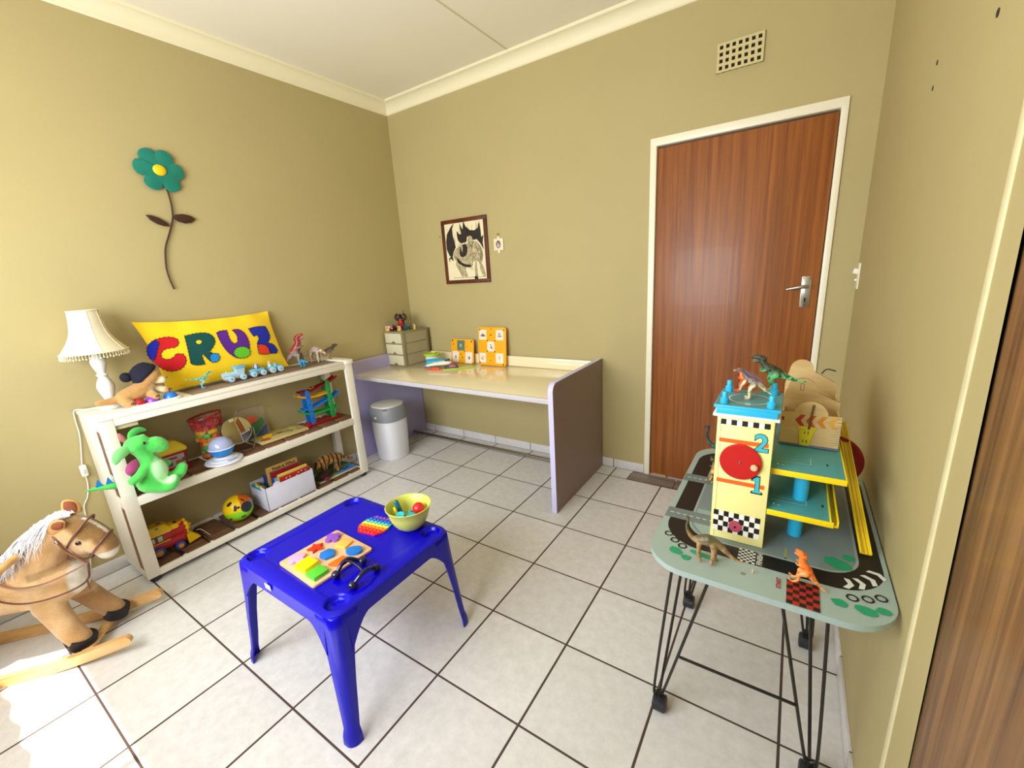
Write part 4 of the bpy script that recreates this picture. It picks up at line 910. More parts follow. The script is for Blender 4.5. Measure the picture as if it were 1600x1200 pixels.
# --- dinosaur figures
def dino(name, label, kind, size, loc, rz, cols, pitch=0, group=None, cat='toy dinosaur', up_head=0, ridge=None, vox=None, tilt=0):
    """figures with x forward and z up, about one unit long before scaling"""
    t = thing(name, label, cat, loc, rz, group); s_ = size
    if kind == 'theropod':
        tail, hip = [(-.62, 0, .40+tilt), (-.42, 0, .41), (-.22, 0, .45), (0, 0, .50)], (0, 0, .50)
        ch = [[((-.66, 0, .40+tilt), .010), ((-.45, 0, .40), .028), ((-.24, 0, .44), .055), ((-.02, 0, .50), .105), ((.14, 0, .56), .10), ((.26, 0, .64+up_head*.3), .07), ((.32, 0, .74+up_head), .058)],
              [((.30, 0, .76+up_head), .066), ((.40, 0, .79+up_head), .055), ((.52, 0, .77+up_head), .034)], [((.32, 0, .72+up_head), .035), ((.42, 0, .69+up_head), .028), ((.49, 0, .675+up_head), .018)]]
        for sy in (-1, 1):
            ch += [[((-.02, .08*sy, .46), .080), ((.06, .10*sy, .32), .055), ((-.03, .11*sy, .18), .030), ((0, .11*sy, .04), .026), ((.12, .12*sy, .022), .020)], [((.18, .08*sy, .56), .026), ((.25, .09*sy, .50), .018), ((.31, .08*sy, .50), .014)]]
    elif kind == 'runner':
        ch = [[((-.62, 0, .52), .008), ((-.40, 0, .50), .020), ((-.18, 0, .47), .042), ((0, 0, .45), .070), ((.14, 0, .50), .060), ((.24, 0, .58), .036), ((.32, 0, .68), .034)], [((.32, 0, .69), .036), ((.42, 0, .70), .026), ((.50, 0, .68), .016)], [((.33, 0, .66), .02), ((.44, 0, .63), .013)]]
        for sy in (-1, 1): ch += [[((-.02, .06*sy, .42), .052), ((.08, .09*sy, .30), .032), ((-.05, .11*sy, .18), .018), ((.0+.05*sy, .12*sy, .03), .016), ((.09+.05*sy, .12*sy, .018), .013)], [((.16, .06*sy, .47), .018), ((.24, .08*sy, .38), .012), ((.30, .08*sy, .40), .009)]]
    elif kind == 'sauropod':
        ch = [[((-.78, 0, .26), .008), ((-.62, 0, .22), .018), ((-.42, 0, .32), .040), ((-.22, 0, .48), .080), ((0, 0, .54), .130), ((.18, 0, .50), .105), ((.32, 0, .50), .055), ((.42, 0, .62), .036), ((.46, 0, .78), .028), ((.43, 0, .92), .026), ((.44, 0, .98), .030)], [((.43, 0, .985), .030), ((.52, 0, .955), .022)]]
        for sy in (-1, 1):
            ch += [[((-.12, .08*sy, .46), .075), ((-.13, .09*sy, .26), .048), ((-.12+.03*sy, .09*sy, .035), .040)], [((.17, .075*sy, .44), .058), ((.18, .085*sy, .24), .038), ((.16-.03*sy, .085*sy, .035), .034)]]
    elif kind == 'horned':
        ch = [[((-.60, 0, .30+tilt), .012), ((-.44, 0, .34), .035), ((-.26, 0, .46), .10), ((-.02, 0, .56), .15), ((.18, 0, .54), .13), ((.32, 0, .50), .095), ((.44, 0, .44), .065), ((.54, 0, .38), .035)]]
        for sy in (-1, 1):
            ch += [[((-.16, .10*sy, .42), .075), ((-.17, .11*sy, .22), .052), ((-.15, .11*sy, .04), .048)], [((.18, .10*sy, .42), .065), ((.19, .11*sy, .2), .046), ((.2, .11*sy, .04), .044)], [((.40, .06*sy, .50), .020), ((.50, .07*sy, .60), .006)]]
    elif kind == 'sailback':
        ch = [[((-.55, 0, .30), .012), ((-.36, 0, .38), .040), ((-.18, 0, .50), .085), ((.04, 0, .54), .105), ((.20, 0, .60), .070), ((.32, 0, .70), .045), ((.40, 0, .76), .040)], [((.38, 0, .76), .052), ((.48, 0, .73), .042), ((.56, 0, .70), .030)]]
        for sy in (-1, 1): ch += [[((-.04, .08*sy, .46), .070), ((.02, .10*sy, .28), .045), ((-.04, .10*sy, .05), .034), ((.05, .10*sy, .03), .03)], [((.20, .07*sy, .52), .034), ((.24, .09*sy, .34), .024), ((.26, .09*sy, .22), .02)]]
    R_ = Matrix.Rotation(-pitch, 3, 'Y')
    f = lambda p: R_ @ (Vector(p)*s_)
    chs = [[(f(p), r*s_) for p, r in c] for c in ch]
    if kind == 'theropod': chs = [[(p, r*1.22) for p, r in c] for c in chs]
    zmin = min((p.z-r) for c in chs for p, r in c)
    chs = [[(p-Vector((0, 0, zmin)), r) for p, r in c] for c in chs]; dz = zmin
    Ri = R_.inverted(); back_, belly, patch = cols
    def colf(p):
        q = Ri @ (p+Vector((0, 0, dz))); q = q/s_; nz = mn.noise(q*9)
        k = (q.z-.42+.5*max(0, q.x-.2)*-1)/.16+nz*.5
        c = mixc(belly, back_, k)
        if mn.noise(q*14+Vector((3, 1, 5))) > .22: c = mixc(c, patch, .8)
        return c
    o = soft('figure_body', chs, HIDE, colf, t, vox or s_*.011, 2)
    if ridge:
        b = MB(); m = P('ridge_'+ridge, ridge, .5)
        spine = chs[0]; pts = catmull([c[0] for c in spine], 4); rs_ = catmull1([c[1] for c in spine], 4)
        hgt = {'sailback': .13, 'theropod': .035, 'horned': .03}.get(kind, .03)*s_
        for i in range(3, len(pts)-3):
            a_ = pts[i]+Vector((0, 0, rs_[i]*.9)); w = s_*.016; h = hgt*(math.sin(PI*(i-2)/(len(pts)-4)) if kind == 'sailback' else 1)
            b.rings([[a_+Vector((-w*1.3, -w*.4, 0)), a_+Vector((w*1.3, -w*.4, 0)), a_+Vector((w*1.3, w*.4, 0)), a_+Vector((-w*1.3, w*.4, 0))], [a_+Vector((-w*.9, -w*.15, h)), a_+Vector((w*.3, -w*.15, h)), a_+Vector((w*.3, w*.15, h)), a_+Vector((-w*.9, w*.15, h))]], m)
        b.build('back_ridge', t)
    # eyes and, for biters, teeth
    hd_ = {'theropod': (.36, .055, .83+up_head), 'runner': (.36, .030, .71), 'sauropod': (.455, .024, .995), 'horned': (.45, .055, .46), 'sailback': (.42, .034, .775)}[kind]
    b = MB()
    for sy in (-1, 1): b.ell(f((hd_[0], hd_[1]*sy, hd_[2]))-Vector((0, 0, dz)), s_*.014, bk, u=8, v=6)
    b.build('eyes', t)
    if kind == 'theropod':
        b = MB(); tm = P('tooth_ivory', 'efe6d0', .4)
        for sy in (-1, 1):
            for k in range(6):
                x = .38+.024*k; p = f((x, .036*sy*(1-k*.1), .755+up_head-.004*k))-Vector((0, 0, dz)); b.tube([p, p+R_ @ Vector((0, 0, -.026*s_))], [.006*s_, .001*s_], tm, 5)
                p = f((x, .022*sy, .715+up_head-.008*k))-Vector((0, 0, dz)); b.tube([p, p+R_ @ Vector((0, 0, .018*s_))], [.005*s_, .001*s_], tm, 5)
        b.build('teeth', t)
    return t
dino('dinosaur_figure', 'tiny light turquoise running dinosaur on the trolley top, left of the wooden train', 'runner', .120, (-1.395, -1.607, ZT1), PI/2-.15, ('2fb4c4', '8adbe0', '16788a'))
t_ = dino('dinosaur_figure', 'red and grey roaring tyrannosaur standing on the trolley top beside the yellow cushion', 'theropod', .218, (-1.395, -1.000, ZT1), .62, ('9c1f1a', '8f8278', '2e2320'), pitch=.55, ridge='2a1d1b')
dino('dinosaur_figure', 'small bright blue crouching dinosaur at the foot of the red tyrannosaur', 'horned', .068, (-1.365, -1.035, ZT1), .4, ('1d86b8', '2fa4d2', '0d3a66'), ridge='0f5f96', vox=.0011)
dino('dinosaur_figure', 'pale grey and pink plated dinosaur between the red and the dark brown one', 'horned', .150, (-1.435, -.895, ZT1), .35, ('b09a90', 'cdb89a', '7c6058'), ridge='c49a90')
dino('dinosaur_figure', 'dark brown long-tailed dinosaur at the right end of the white trolley top', 'theropod', .125, (-1.42, -.805, ZT1), .9, ('463226', '9c8a74', '241a14'), ridge='2e221a', tilt=.28)

# --- wooden train
LB = P('train_pale_blue', 'a9cfe2', .5); LB2 = P('train_sky_blue', '6fb9d8', .5); WDN = wood('train_wood', 'b98f68', 'd9b48c', (10, 3, 10)); NVY = P('axle_navy', '22406e', .4)
def vehicle(name, label, y0, y1, wheels, r=.0175, group='pale blue wooden train'):
    t = thing(name, label, 'toy train', (-1.405, (y0+y1)/2, ZT1), 0, group); L = y1-y0
    b = MB(); b.box((0, 0, r+.002), (.030, L*.96, .012), WDN, .002); b.build('chassis', t)
    for y in wheels:
        for sx in (-1, 1):
            b = MB(); x = sx*.024; b.lathe([(r*.96, -.0045), (r, -.003), (r, .003), (r*.94, .0045), (r*.5, .0055), (.0001, .0055)], LB, 26, (x, y-(y0+y1)/2, r), (sx, 0, 0)); b.cyl((x+sx*.004, y-(y0+y1)/2, r), (x+sx*.007, y-(y0+y1)/2, r), .003, NVY, n=12); b.build('wheel', t)
    return t
t = vehicle('toy_locomotive', 'pale blue wooden toy locomotive with a flared cab, in front of the yellow cushion', -1.495, -1.375, (-1.463, -1.397))
b = MB(); b.tube([(0, -.062, .040), (0, .02, .040)], .016, LB, 20); b.box((0, -.02, .027), (.032, .075, .012), LB, .003); b.cyl((0, -.040, .052), (0, -.040, .062), .004, P('funnel_cream', 'dcd2bd', .5), n=12); b.build('boiler', t)
b = MB(); b.rings([[Vector((sx*.017, y, z)) for sx, y in ((-1, y0_), (1, y0_), (1, y1_), (-1, y1_))] for z, y0_, y1_ in ((.028, .016, .048), (.072, .008, .056))], LB); b.bx(-.022, .022, .001, .062, .072, .084, LB2, .002); b.build('cab', t)
t = vehicle('toy_wagon', 'pale blue wooden wagon carrying a patterned ball, middle of the toy train', -1.355, -1.262, (-1.336, -1.280))
b = MB(); b.box((0, .0, .036), (.036, .082, .017), LB2, .002); b.build('wagon_box', t)
b = MB(); pb = mat('ball_pattern', 'b9b8cf', .5); b.ell((0, .002, .058), .0165, pb)
for k in range(5): a = k*1.26; b.tube([(.0166*math.cos(q)*math.cos(a), .002+.0166*math.cos(q)*math.sin(a), .058+.0166*math.sin(q)) for q in [(-.9+.3*j) for j in range(7)]], .0022, NVY, 5)
tag(b.build('patterned_ball', None), 'small navy and white patterned ball riding on the middle train wagon', 'ball').location = (-1.405, -1.3085, ZT1)
t = vehicle('toy_wagon', 'pale blue wooden wagon with peg passengers, last of the toy train', -1.245, -1.150, (-1.222, -1.174), r=.0185)
b = MB(); b.box((0, 0, .034), (.032, .080, .013), LB2, .002); b.cyl((0, -.028, .038), (0, -.028, .060), .010, LB, n=16); b.cyl((0, .005, .038), (0, .005, .056), .009, LB2, n=16); b.build('wagon_box', t)
b = MB(); b.ell((0, -.028, .067), .0095, WDN); b.build('peg_head', t)
# ============================================================ middle shelf of the trolley
ZM = .4605
GP = ('57d65a', '3fbf48', 'b6ecae')
t = thing('plush_dragon', 'bright green plush dragon with pale belly sitting on the left end of the middle shelf', 'soft toy', (-1.20, -1.97, ZM))
X0 = Vector((-1.20, -1.97, ZM)); L_ = lambda x, y, z: Vector((x, y, z))-X0
def gcol(p):
    p = p+X0; c = mixc(GP[0], GP[1], .5+.9*mn.noise(p*25))
    d = (Vector((0, p.y+1.932, (p.z-.580)*.62))).length
    if p.x > -1.172: c = mixc(GP[2], c, (d-.040)/.008)
    return c
soft('body', [('e', L_(-1.195, -1.955, .575), (.050, .052, .072)), ('e', L_(-1.200, -1.985, .525), (.050, .050, .050)), [(L_(-1.195, -1.965, .63), .040), (L_(-1.190, -1.975, .67), .034), (L_(-1.190, -1.985, .70), .040)],
    ('e', L_(-1.190, -1.990, .722), (.044, .052, .042)), [(L_(-1.185, -1.965, .705), .034), (L_(-1.178, -1.930, .702), .039), (L_(-1.176, -1.916, .692), .036)],
    [(L_(-1.185, -1.995, .520), .040), (L_(-1.165, -1.955, .495), .032), (L_(-1.150, -1.925, .492), .028), (L_(-1.145, -1.908, .515), .026)], [(L_(-1.20, -1.945, .525), .036), (L_(-1.20, -1.895, .510), .030), (L_(-1.195, -1.865, .525), .028), (L_(-1.195, -1.850, .545), .024)],
    [(L_(-1.180, -1.985, .610), .024), (L_(-1.160, -2.020, .585), .020), (L_(-1.150, -2.052, .572), .019)], [(L_(-1.215, -1.93, .60), .020), (L_(-1.21, -1.90, .585), .018)],
    [(L_(-1.225, -1.995, .510), .036), (L_(-1.262, -2.010, .520), .024), (L_(-1.278, -2.060, .530), .020), (L_(-1.279, -2.100, .540), .016), (L_(-1.279, -2.150, .550), .010), (L_(-1.279, -2.188, .556), .004)],
    [(L_(-1.188, -1.985, .745), .014), (L_(-1.185, -1.965, .752), .013)]], mat('plush_green', 'ffffff', .9, attr=True, bump=.5, bscale=240, sheen=.5), gcol, t, .0042, 3)
gm = mat('ear_green', '7fdc7c', .9, sheen=.5, bump=.3, bscale=200); gm2 = mat('ear_green_dark', '3fae45', .9, sheen=.4)
def ear(pts, w, name='ear', m=gm, thick=.010, ndir=(1, 0, 0)):
    b = MB(); P_ = catmull([L_(*p) for p in pts], 6); n = len(P_); b.tube(P_, [max(.001, w*math.sin(PI*(.10+.88*i/(n-1)))**.8) for i in range(n)], m, 14, flat=thick/w, up=ndir); return b.build(name, t)
ear([(-1.180, -2.010, .715), (-1.165, -2.045, .716), (-1.155, -2.075, .700), (-1.155, -2.090, .668)], .024); ear([(-1.195, -2.010, .745), (-1.200, -1.995, .775), (-1.205, -1.965, .783), (-1.205, -1.940, .772)], .016, m=gm2)
pk = mat('wing_magenta', 'b0417c', .7, sheen=.3); ear([(-1.205, -2.020, .740), (-1.205, -2.032, .765), (-1.205, -2.038, .792)], .012, 'horn', mat('horn_pink', 'b06a6a', .8), .008)
ear([(-1.205, -1.985, .630), (-1.190, -2.015, .632), (-1.180, -2.040, .615), (-1.180, -2.045, .590)], .026, 'wing', pk)
b = MB(); b.ell(L_(-1.152, -1.975, .729), (.006, .006, .008), bk, u=12, v=8); b.build('eye', t)
for y, z, h in ((-2.070, .550, .030), (-2.105, .556, .030), (-2.140, .562, .027)):
    b = MB(); b.rings([[L_(-1.279+dx, y+dy, z-.006) for dx, dy in ((-.006, -.014), (.006, -.014), (.006, .014), (-.006, .014))], [L_(-1.279+dx, y+dy, z+h) for dx, dy in ((-.001, -.0015), (.001, -.0015), (.001, .0015), (-.001, .0015))]], mat('spike_blue', '1b78b8', .8)); b.build('tail_spike', t)

t = thing('shape_sorter_box', 'red toy box with a ridged yellow lid, behind the green plush dragon', 'toy box', (-1.465, -1.825, ZM))
rb = P('sorter_red', 'a51414', .35); yb = P('sorter_yellow', 'e6c92a', .4)
b = MB(); b.rings([[Vector(p) for p in rrect(w_, l_, .012, 4) for p in [(*p, z)]] for z, w_, l_ in ((0, .125, .155), (.012, .125, .155), (.016, .108, .140), (.105, .112, .150))], rb); b.build('box', t)
b = MB(); b.rings([[Vector((x, y, z)) for x, y in rrect(w_, l_, .014, 4)] for z, w_, l_ in ((.103, .120, .160), (.112, .124, .164), (.122, .118, .158), (.140, .09, .13), (.158, .06, .09), (.161, .05, .08))], yb)
for k in range(4): b.box((-.0, -.052+k*.035, .150-.006*abs(k-1.5)), (.070, .008, .018), yb, .003)
b.build('lid', t)
b = MB(); b.box((.0565, .01, .058), (.0015, .095, .062), P('label_grey', 'b9a9a8', .4)); 
for (y, z, w, h, c) in ((-.01, .075, .05, .012, '8a3a44'), (.02, .045, .03, .025, 'a5603a'), (.045, .055, .018, .020, '4d5a40'), (-.02, .045, .02, .02, '6b4a50')): b.box((.0576, y+.01, z), (.0006, w, h), P('lab_'+c, c, .5))
b.build('front_label', t)

# clear bucket-shaped bag of building blocks
t = thing('block_bucket', 'clear bucket of colourful building blocks with a red rim on the middle shelf', 'toy bucket', (-1.468, -1.612, ZM))
cl = mat('clear_plastic', 'ffffff', .08, trans=.9, alpha=.16, spec=.6); rr_ = P('rim_red', 'b51420', .3)
b = MB(); pr = [(.055, .002), (.066, .12), (.079, .235)]; b.lathe(pr+[(r-.001, z) for r, z in reversed(pr)], cl, 36, caps=False); b.build('clear_wall', t)
b = MB(); b.tube([(.080*math.cos(2*PI*k/40), .080*math.sin(2*PI*k/40), .240+.012*math.sin(2*PI*k/40+.6)) for k in range(40)], .0055, rr_, 8, closed=True)
b.tube(catmull([(0.0, .086, .245), (.045, .060, .200), (.075, .02, .235), (.05, -.04, .235)], 6), .003, rr_, 6); b.lathe([(.056, .002), (.056, 0), (.0001, 0)], cl, 30)
for k in range(16): a = k*.393; b.tube([(.080*math.cos(a), .080*math.sin(a), .236), (.071*math.cos(a+.15), .071*math.sin(a+.15), .165)], .0012, rr_, 5)
b.build('red_rim', t)
cols = ['e8a80c', 'd42a14', 'f07a14', '25b04a', 'f3c81c', 'f3c81c', '2a4fb0', 'f0a030', 'e2451a', '48b848', 'f07a14']
blocks = []; rn = random.Random(11); tries = 0; cand = []
# blocks settle in layers inside the bucket
for lay in range(9):
    z = .014+lay*.0235; R_ = .046+.018*z/.2; n_o = 6
    for k in range(n_o):
        a = 2*PI*(k+.5*(lay % 2))/n_o+rn.uniform(-.1, .1); cand.append((R_*.80*math.cos(a), R_*.80*math.sin(a), z, a))
protoblk = {}
for i, (x, y, z, a) in enumerate(cand):
    c = cols[rn.randrange(len(cols))] if z < .17 else rn.choice(['c41c28', 'd42a14', 'c41c28'])
    if c not in protoblk:
        b = MB(); m = P('block_'+c, c, .3); b.box((0, 0, 0), (.026, .044, .021), m, .0015)
        for yy in (-.009, .009): b.cyl((0, yy, .009), (0, yy, .0135), .0055, m, n=12)
        o = b.build('building_block'); protoblk[c] = o
    else: o = protoblk[c].copy(); COL.objects.link(o)
    o.location = (-1.468+x, -1.612+y, ZM+z+.001); o.rotation_euler = (rn.uniform(-.15, .15), rn.uniform(-.15, .15), a+rn.uniform(-.3, .3))
    cn = {'e8a80c': 'amber', 'd42a14': 'red', 'f07a14': 'orange', '25b04a': 'green', 'f3c81c': 'yellow', 'c41c28': 'crimson', '2a4fb0': 'blue', 'f0a030': 'pale orange', 'e2451a': 'vermilion', '48b848': 'light green'}[c]
    lv = 'near the bottom' if z < .07 else 'halfway up' if z < .14 else 'near the top'
    tag(o, '%s plastic building block %s of the clear red-rimmed bucket' % (cn, lv), 'building block', '%s building blocks %s of the clear bucket' % (cn, lv))

t = thing('spinning_dome_toy', 'pale lilac dome with a blue band on a white saucer, front of the middle shelf', 'baby toy', (-1.305, -1.625, ZM))
b = MB(); b.lathe([(.088, 0), (.094, .005), (.090, .012), (.074, .016), (.070, .022), (.050, .026), (.045, .034), (.0001, .034)], P('saucer_white', 'e3e6f2', .25), 44); s_ = b.build('saucer', t)
b = MB(); b.box((.070, .015, .021), (.016, .055, .003), P('saucer_label', 'b9bdd2', .4), .001, rot=(0, .12, .2)); b.build('embossed_plate', s_)
b = MB(); R_ = .064; b.lathe([(.022, .030)]+[(R_*math.cos(a), .088+R_*math.sin(a)*.95) for a in [-1.05+.13*k for k in range(8)]], P('dome_blue', '1e84d8', .2), 40); b.build('blue_band', t)
b = MB(); b.tube([(.0625*math.cos(2*PI*k/40), .0625*math.sin(2*PI*k/40), .083) for k in range(40)], .0028, P('band_white', 'e8ecf4', .3), 8, closed=True); b.lathe([(.0618*math.cos(a), .084+.0600*math.sin(a)) for a in [PI/2*k/12 for k in range(13)]], mat('dome_lilac', 'a6b0d6', .12, coat=.3), 40); b.build('dome', t)

t = thing('round_mirror', 'round frameless vanity mirror on a wire stand leaning on the middle shelf', 'mirror', (-1.375, -1.50, ZM))
mz = Vector((.96, .055, .255)).normalized(); X_ = frame3((0, 0, .128), Vector((0, 0, 1)).cross(mz), mz.cross(Vector((0, 0, 1)).cross(mz)), mz)
b = MB(X_); b.lathe([(.078, -.004), (.0785, -.003), (.0785, .0005), (.077, .001), (.0001, .001)], mat('mirror_glass', 'c9c4b2', .03, metal=1), 60); b.build('mirror_glass', t)
CH = mat('chrome_wire', 'b8b4ac', .2, metal=1)
b = MB(X_); b.tube([(.0805*math.cos(2*PI*k/60), .0805*math.sin(2*PI*k/60), -.002) for k in range(60)], .0024, CH, 8, closed=True); b.box((-.012, .066, .003), (.026, .016, .003), P('sticker_cream', 'c9bd86', .6), .0005, rot=(0, 0, .15)); b.build('rim', t)
b = MB(); b.tube(catmull([(.012, .083, .125), (.015, .080, .06), (.02, .060, .006), (.040, .03, .004), (.030, .0, .004), (-.010, -.045, .004), (-.02, -.075, .06), (-.014, -.082, .12)], 6), .003, CH, 8); b.tube(catmull([(.0, .0, .205), (-.005, .012, .23), (-.008, .03, .245)], 5), .0022, CH, 8); b.build('wire_stand', t)

t = thing('zip_bag', 'clear plastic bag of flat orange, green and blue pieces behind the round mirror', 'bag', (-1.49, -1.355, ZM))
b = MB(); film = mat('plastic_film', 'ffffff', .12, trans=.85, alpha=.22, spec=.7)
for s_ in (-1, 1): b.quadgrid(lambda u, v: Vector((s_*.022*math.sin(PI*u)*(1-v)**.7+.003*math.sin(u*17+v*9)+(-.03)*v, -.088+.176*u, .004+.20*v)), 14, 12, film)
b.tube([(-.030, -.088, .204), (-.030, .088, .204)], .0018, P('zip_purple', 'a8757a', .4), 6); b.build('film', t)
for (nm, c, pl_, z) in (('orange', 'ee5a22', [(-.05, .095), (.03, .100), (.042, .125), (-.01, .150)], .0), ('green', '16803c', [(-.06, .01), (.02, .03), (.075, .085), (.06, .12), (-.03, .060)], .006), ('blue', '1c4a9c', [(.0, .006), (.07, .006), (.078, .07), (.03, .035)], .012), ('teal', '0e4a4e', [(-.07, .004), (-.01, .004), (-.02, .05), (-.06, .06)], .015)):
    b = MB(); b.prism(pl_, -.002, .002, P('piece_'+nm, c, .4), .0008, X=frame3((z-.01, 0, .006), (0, 1, 0), (-.12, 0, .99), (1, 0, .12)))
    o = tag(b.build('flat_piece'), 'flat %s plastic piece inside the clear bag behind the mirror' % nm, 'toy piece', 'pieces in the clear bag'); o.location = (-1.49, -1.355, ZM+.001)
b = MB(); b.box((0, 0, .0085), (.022, .060, .017), P('yellow_block', 'e8b01e', .5), .003); tag(b.build('yellow_block', loc=(-1.405, -1.330, ZM+.016)), 'small yellow block lying at the back edge of the wooden animal puzzle', 'block')
t = thing('animal_puzzle', 'flat wooden picture puzzle in yellow-green tones on the middle shelf', 'puzzle', (-1.425, -1.245, ZM), -.04)
b = MB(); b.box((0, 0, .005), (.185, .300, .010), P('puzzle_wood', 'd8c790', .5), .001); b.box((0, 0, .0125), (.182, .297, .005), P('puzzle_face', 'cbb871', .5), .001)
for i, (x, y, rx, ry, c) in enumerate([(.055, -.11, .022, .030, 'a8602e'), (-.01, -.05, .030, .035, 'd9cf9a'), (-.055, .02, .022, .05, 'c9a94a'), (.03, .045, .028, .03, '9aa05a'), (-.02, .10, .03, .03, 'c8be7a'), (.05, .11, .018, .02, 'b8924a'), (.01, .0, .012, .02, '5c5236'), (-.06, -.09, .018, .03, '8d8a4c')]):
    b.prism(circ(rx, 18, x, y, ry), .0149, .0162, P('pz_'+c, c, .5), .0004)
    b.tube([(x+rx*1.05*math.cos(2*PI*k/18), y+ry*1.05*math.sin(2*PI*k/18), .0152) for k in range(18)], .0007, P('pz_line', '6d6438', .6), 4, closed=True)
b.build('puzzle_board', t)

# zigzag car track
t = thing('car_track_tower', 'red, yellow, blue and green zigzag car track between a blue and a green post', 'toy track', (-1.40, -.955, ZM))
TB, TGc, TR, TYl = P('track_blue', '1b78d2', .35), P('track_green', '22a046', .35), P('track_red', '98141c', .35), P('track_yellow', 'e8a818', .35)
b = MB(); b.prism(rrect(.075, .275, .02), 0, .014, TR, .003); b.build('base', t)
def post(y, m, z1, lean):
    b = MB()
    for sx in (-1, 1):
        pts = [(x_, z_) for x_, z_ in ((-.014, .008), (.014, .008), (.016, .06), (.013, .10), (.017, .15), (.013, .19), (.016, z1-.02), (.010, z1-.004), (0, z1), (-.010, z1-.004), (-.016, z1-.02), (-.013, .19), (-.017, .15), (-.013, .10), (-.016, .06))]
        b.prism(pts, 0, .006, m, .0012, X=frame3((sx*.030-.003, y, 0), (0, 1, 0), (0, lean, 1), (1, 0, 0)))
        for z in (.05, .10, .15, .2): b.lathe([(.004, 0), (.003, .002), (.0001, .002)], P('track_navy', '12305c', .5), 10, (sx*.030+(.003 if sx > 0 else -.003), y+lean*z, z), (sx, 0, 0))
    b.build('post', t)
post(-.075, TB, .252, -.05); post(.078, TGc, .285, -.03)
def track(m, pts, w=.026):
    b = MB(); P_ = catmull([Vector((0, y, z)) for y, z in pts], 6)
    def cross(p): return [p+Vector((x, 0, z)) for x, z in ((-w, .010), (-w, -.003), (w, -.003), (w, .010), (w-.003, .010), (w-.003, .0), (-w+.003, .0), (-w+.003, .010))]
    b.rings([cross(p) for p in P_], m); b.build('track', t)
track(TR, [(-.128, .238), (-.06, .232), (.01, .246), (.09, .262), (.155, .290)]); track(TYl, [(-.152, .222), (-.11, .202), (-.03, .190), (.08, .192)]); track(TB, [(-.125, .118), (-.04, .120), (.06, .142), (.120, .155), (.158, .178)]); track(TGc, [(-.145, .112), (-.10, .085), (-.02, .072), (.10, .072), (.13, .080)])
t = thing('toy_car', 'tiny black and yellow toy car parked on the red top run of the car track', 'toy car', (-1.40, -.985, ZM+.2425), 0); t.rotation_euler = (.17, 0, 0)
b = MB(); b.box((0, 0, .008), (.020, .034, .008), P('car_yellow', 'c79a1a', .3), .002); b.box((0, -.002, .014), (.016, .018, .007), bk, .002); b.build('car_body', t)
for y in (-.010, .010):
    for x in (-.010, .010): b = MB(); b.cyl((x-.002, y, .0045), (x+.002, y, .0045), .0045, bk, n=12); b.build('wheel', t)

# ============================================================ bottom shelf
ZL = .0585
t = thing('pull_along_train', 'chunky red and yellow plastic pull-along toy train on the bottom shelf', 'toy train', (-1.385, -1.935, ZL+.001), -.05)
TRd, TYw, TBl, TO = P('train_red', 'b3161c', .3), P('train_yellow', 'f0c20f', .3), P('train_blue', '2350a8', .3), P('train_orange', 'e08a1e', .35)
b = MB(); b.box((0, -.02, .058), (.086, .170, .050), TRd, .010); b.box((0, -.045, .100), (.080, .110, .050), TRd, .008); b.tube([(0, .0, .098), (0, .075, .098)], .034, TRd, 26); b.box((0, .03, .075), (.070, .09, .03), TRd, .006)
b.tube([(0, -.02, .052), (0, -.02, .052)], .001, TRd, 6) if False else None
b.build('body', t)
b = MB(); b.rings([[Vector((x, y, z)) for x, y in rrect(w_, l_, .014, 5, 0, -.050)] for z, w_, l_ in ((.122, .094, .130), (.132, .098, .134), (.140, .094, .128), (.160, .066, .095), (.166, .058, .085))], TYw)
b.rings([[Vector((x, y, z)) for x, y in rrect(w_, l_, .012, 5, 0, .020)] for z, w_, l_ in ((.118, .060, .060), (.132, .064, .066), (.142, .052, .050))], TYw); rf = b.build('roof', t)
for x, y, c in ((-.012, -.070, 'a8161c'), (-.010, -.025, '1d3f9c'), (.024, -.045, '2f9a9a'), (.026, -.085, '4a9a2a')):
    b = MB(); b.lathe([(.016, 0), (.015, .005), (.008, .0065), (.0001, .0065)], P('button_'+c, c, .3), 5, (x, y, .164-abs(x)*.35), (x*6, 0, 1)); b.build('button', rf)
b = MB(); b.tube([(.030, .01, .145), (.030, .01, .146)], .001, TO, 6) if False else None
b.lathe([(.018, 0), (.020, .008), (.019, .014), (.0001, .014)], TO, 24, (0, .05, .128)); b.build('chimney', t)
for y in (-.075, -.042):
    b = MB(); b.box((.0415, y, .100), (.003, .026, .034), P('pane_navy', '27305e', .4), .004); b.box((.0432, y, .100), (.002, .020, .028), P('pane_pale', 'bfd8c0', .4), .003); b.ell((.0443, y, .096), (.001, .006, .008), P('passenger', 'd9c23c', .5), u=10, v=6); b.build('side_window', t)
b = MB(); b.box((.044, -.045, .078), (.003, .085, .006), TYw, .0015); b.build('trim_strip', t)
for y, r in ((-.062, .030), (.030, .023)):
    for sx in (-1, 1):
        b = MB(); b.lathe([(r*.9, -.012), (r, -.009), (r, .007), (r*.88, .012), (r*.62, .013), (.0001, .013)], TBl, 30, (sx*.044, y, r), (sx, 0, 0)); b.lathe([(r*.56, .012), (r*.5, .018), (r*.28, .020), (.0001, .020)], TO, 24, (sx*.044, y, r), (sx, 0, 0)); b.build('wheel', t)
b = MB(); b.tube([(0, .074, .098), (0, .082, .098)], .042, TYw, 26); b.tube([(0, .082, .098), (0, .094, .098)], [.030, .022], TYw, 22); b.ell((0, .098, .098), (.009, .010, .009), TYw, u=12, v=8)
for a in range(8): q = a*PI/4; b.ell((.037*math.cos(q), .078, .098+.037*math.sin(q)), (.009, .010, .009), TYw, u=10, v=6)
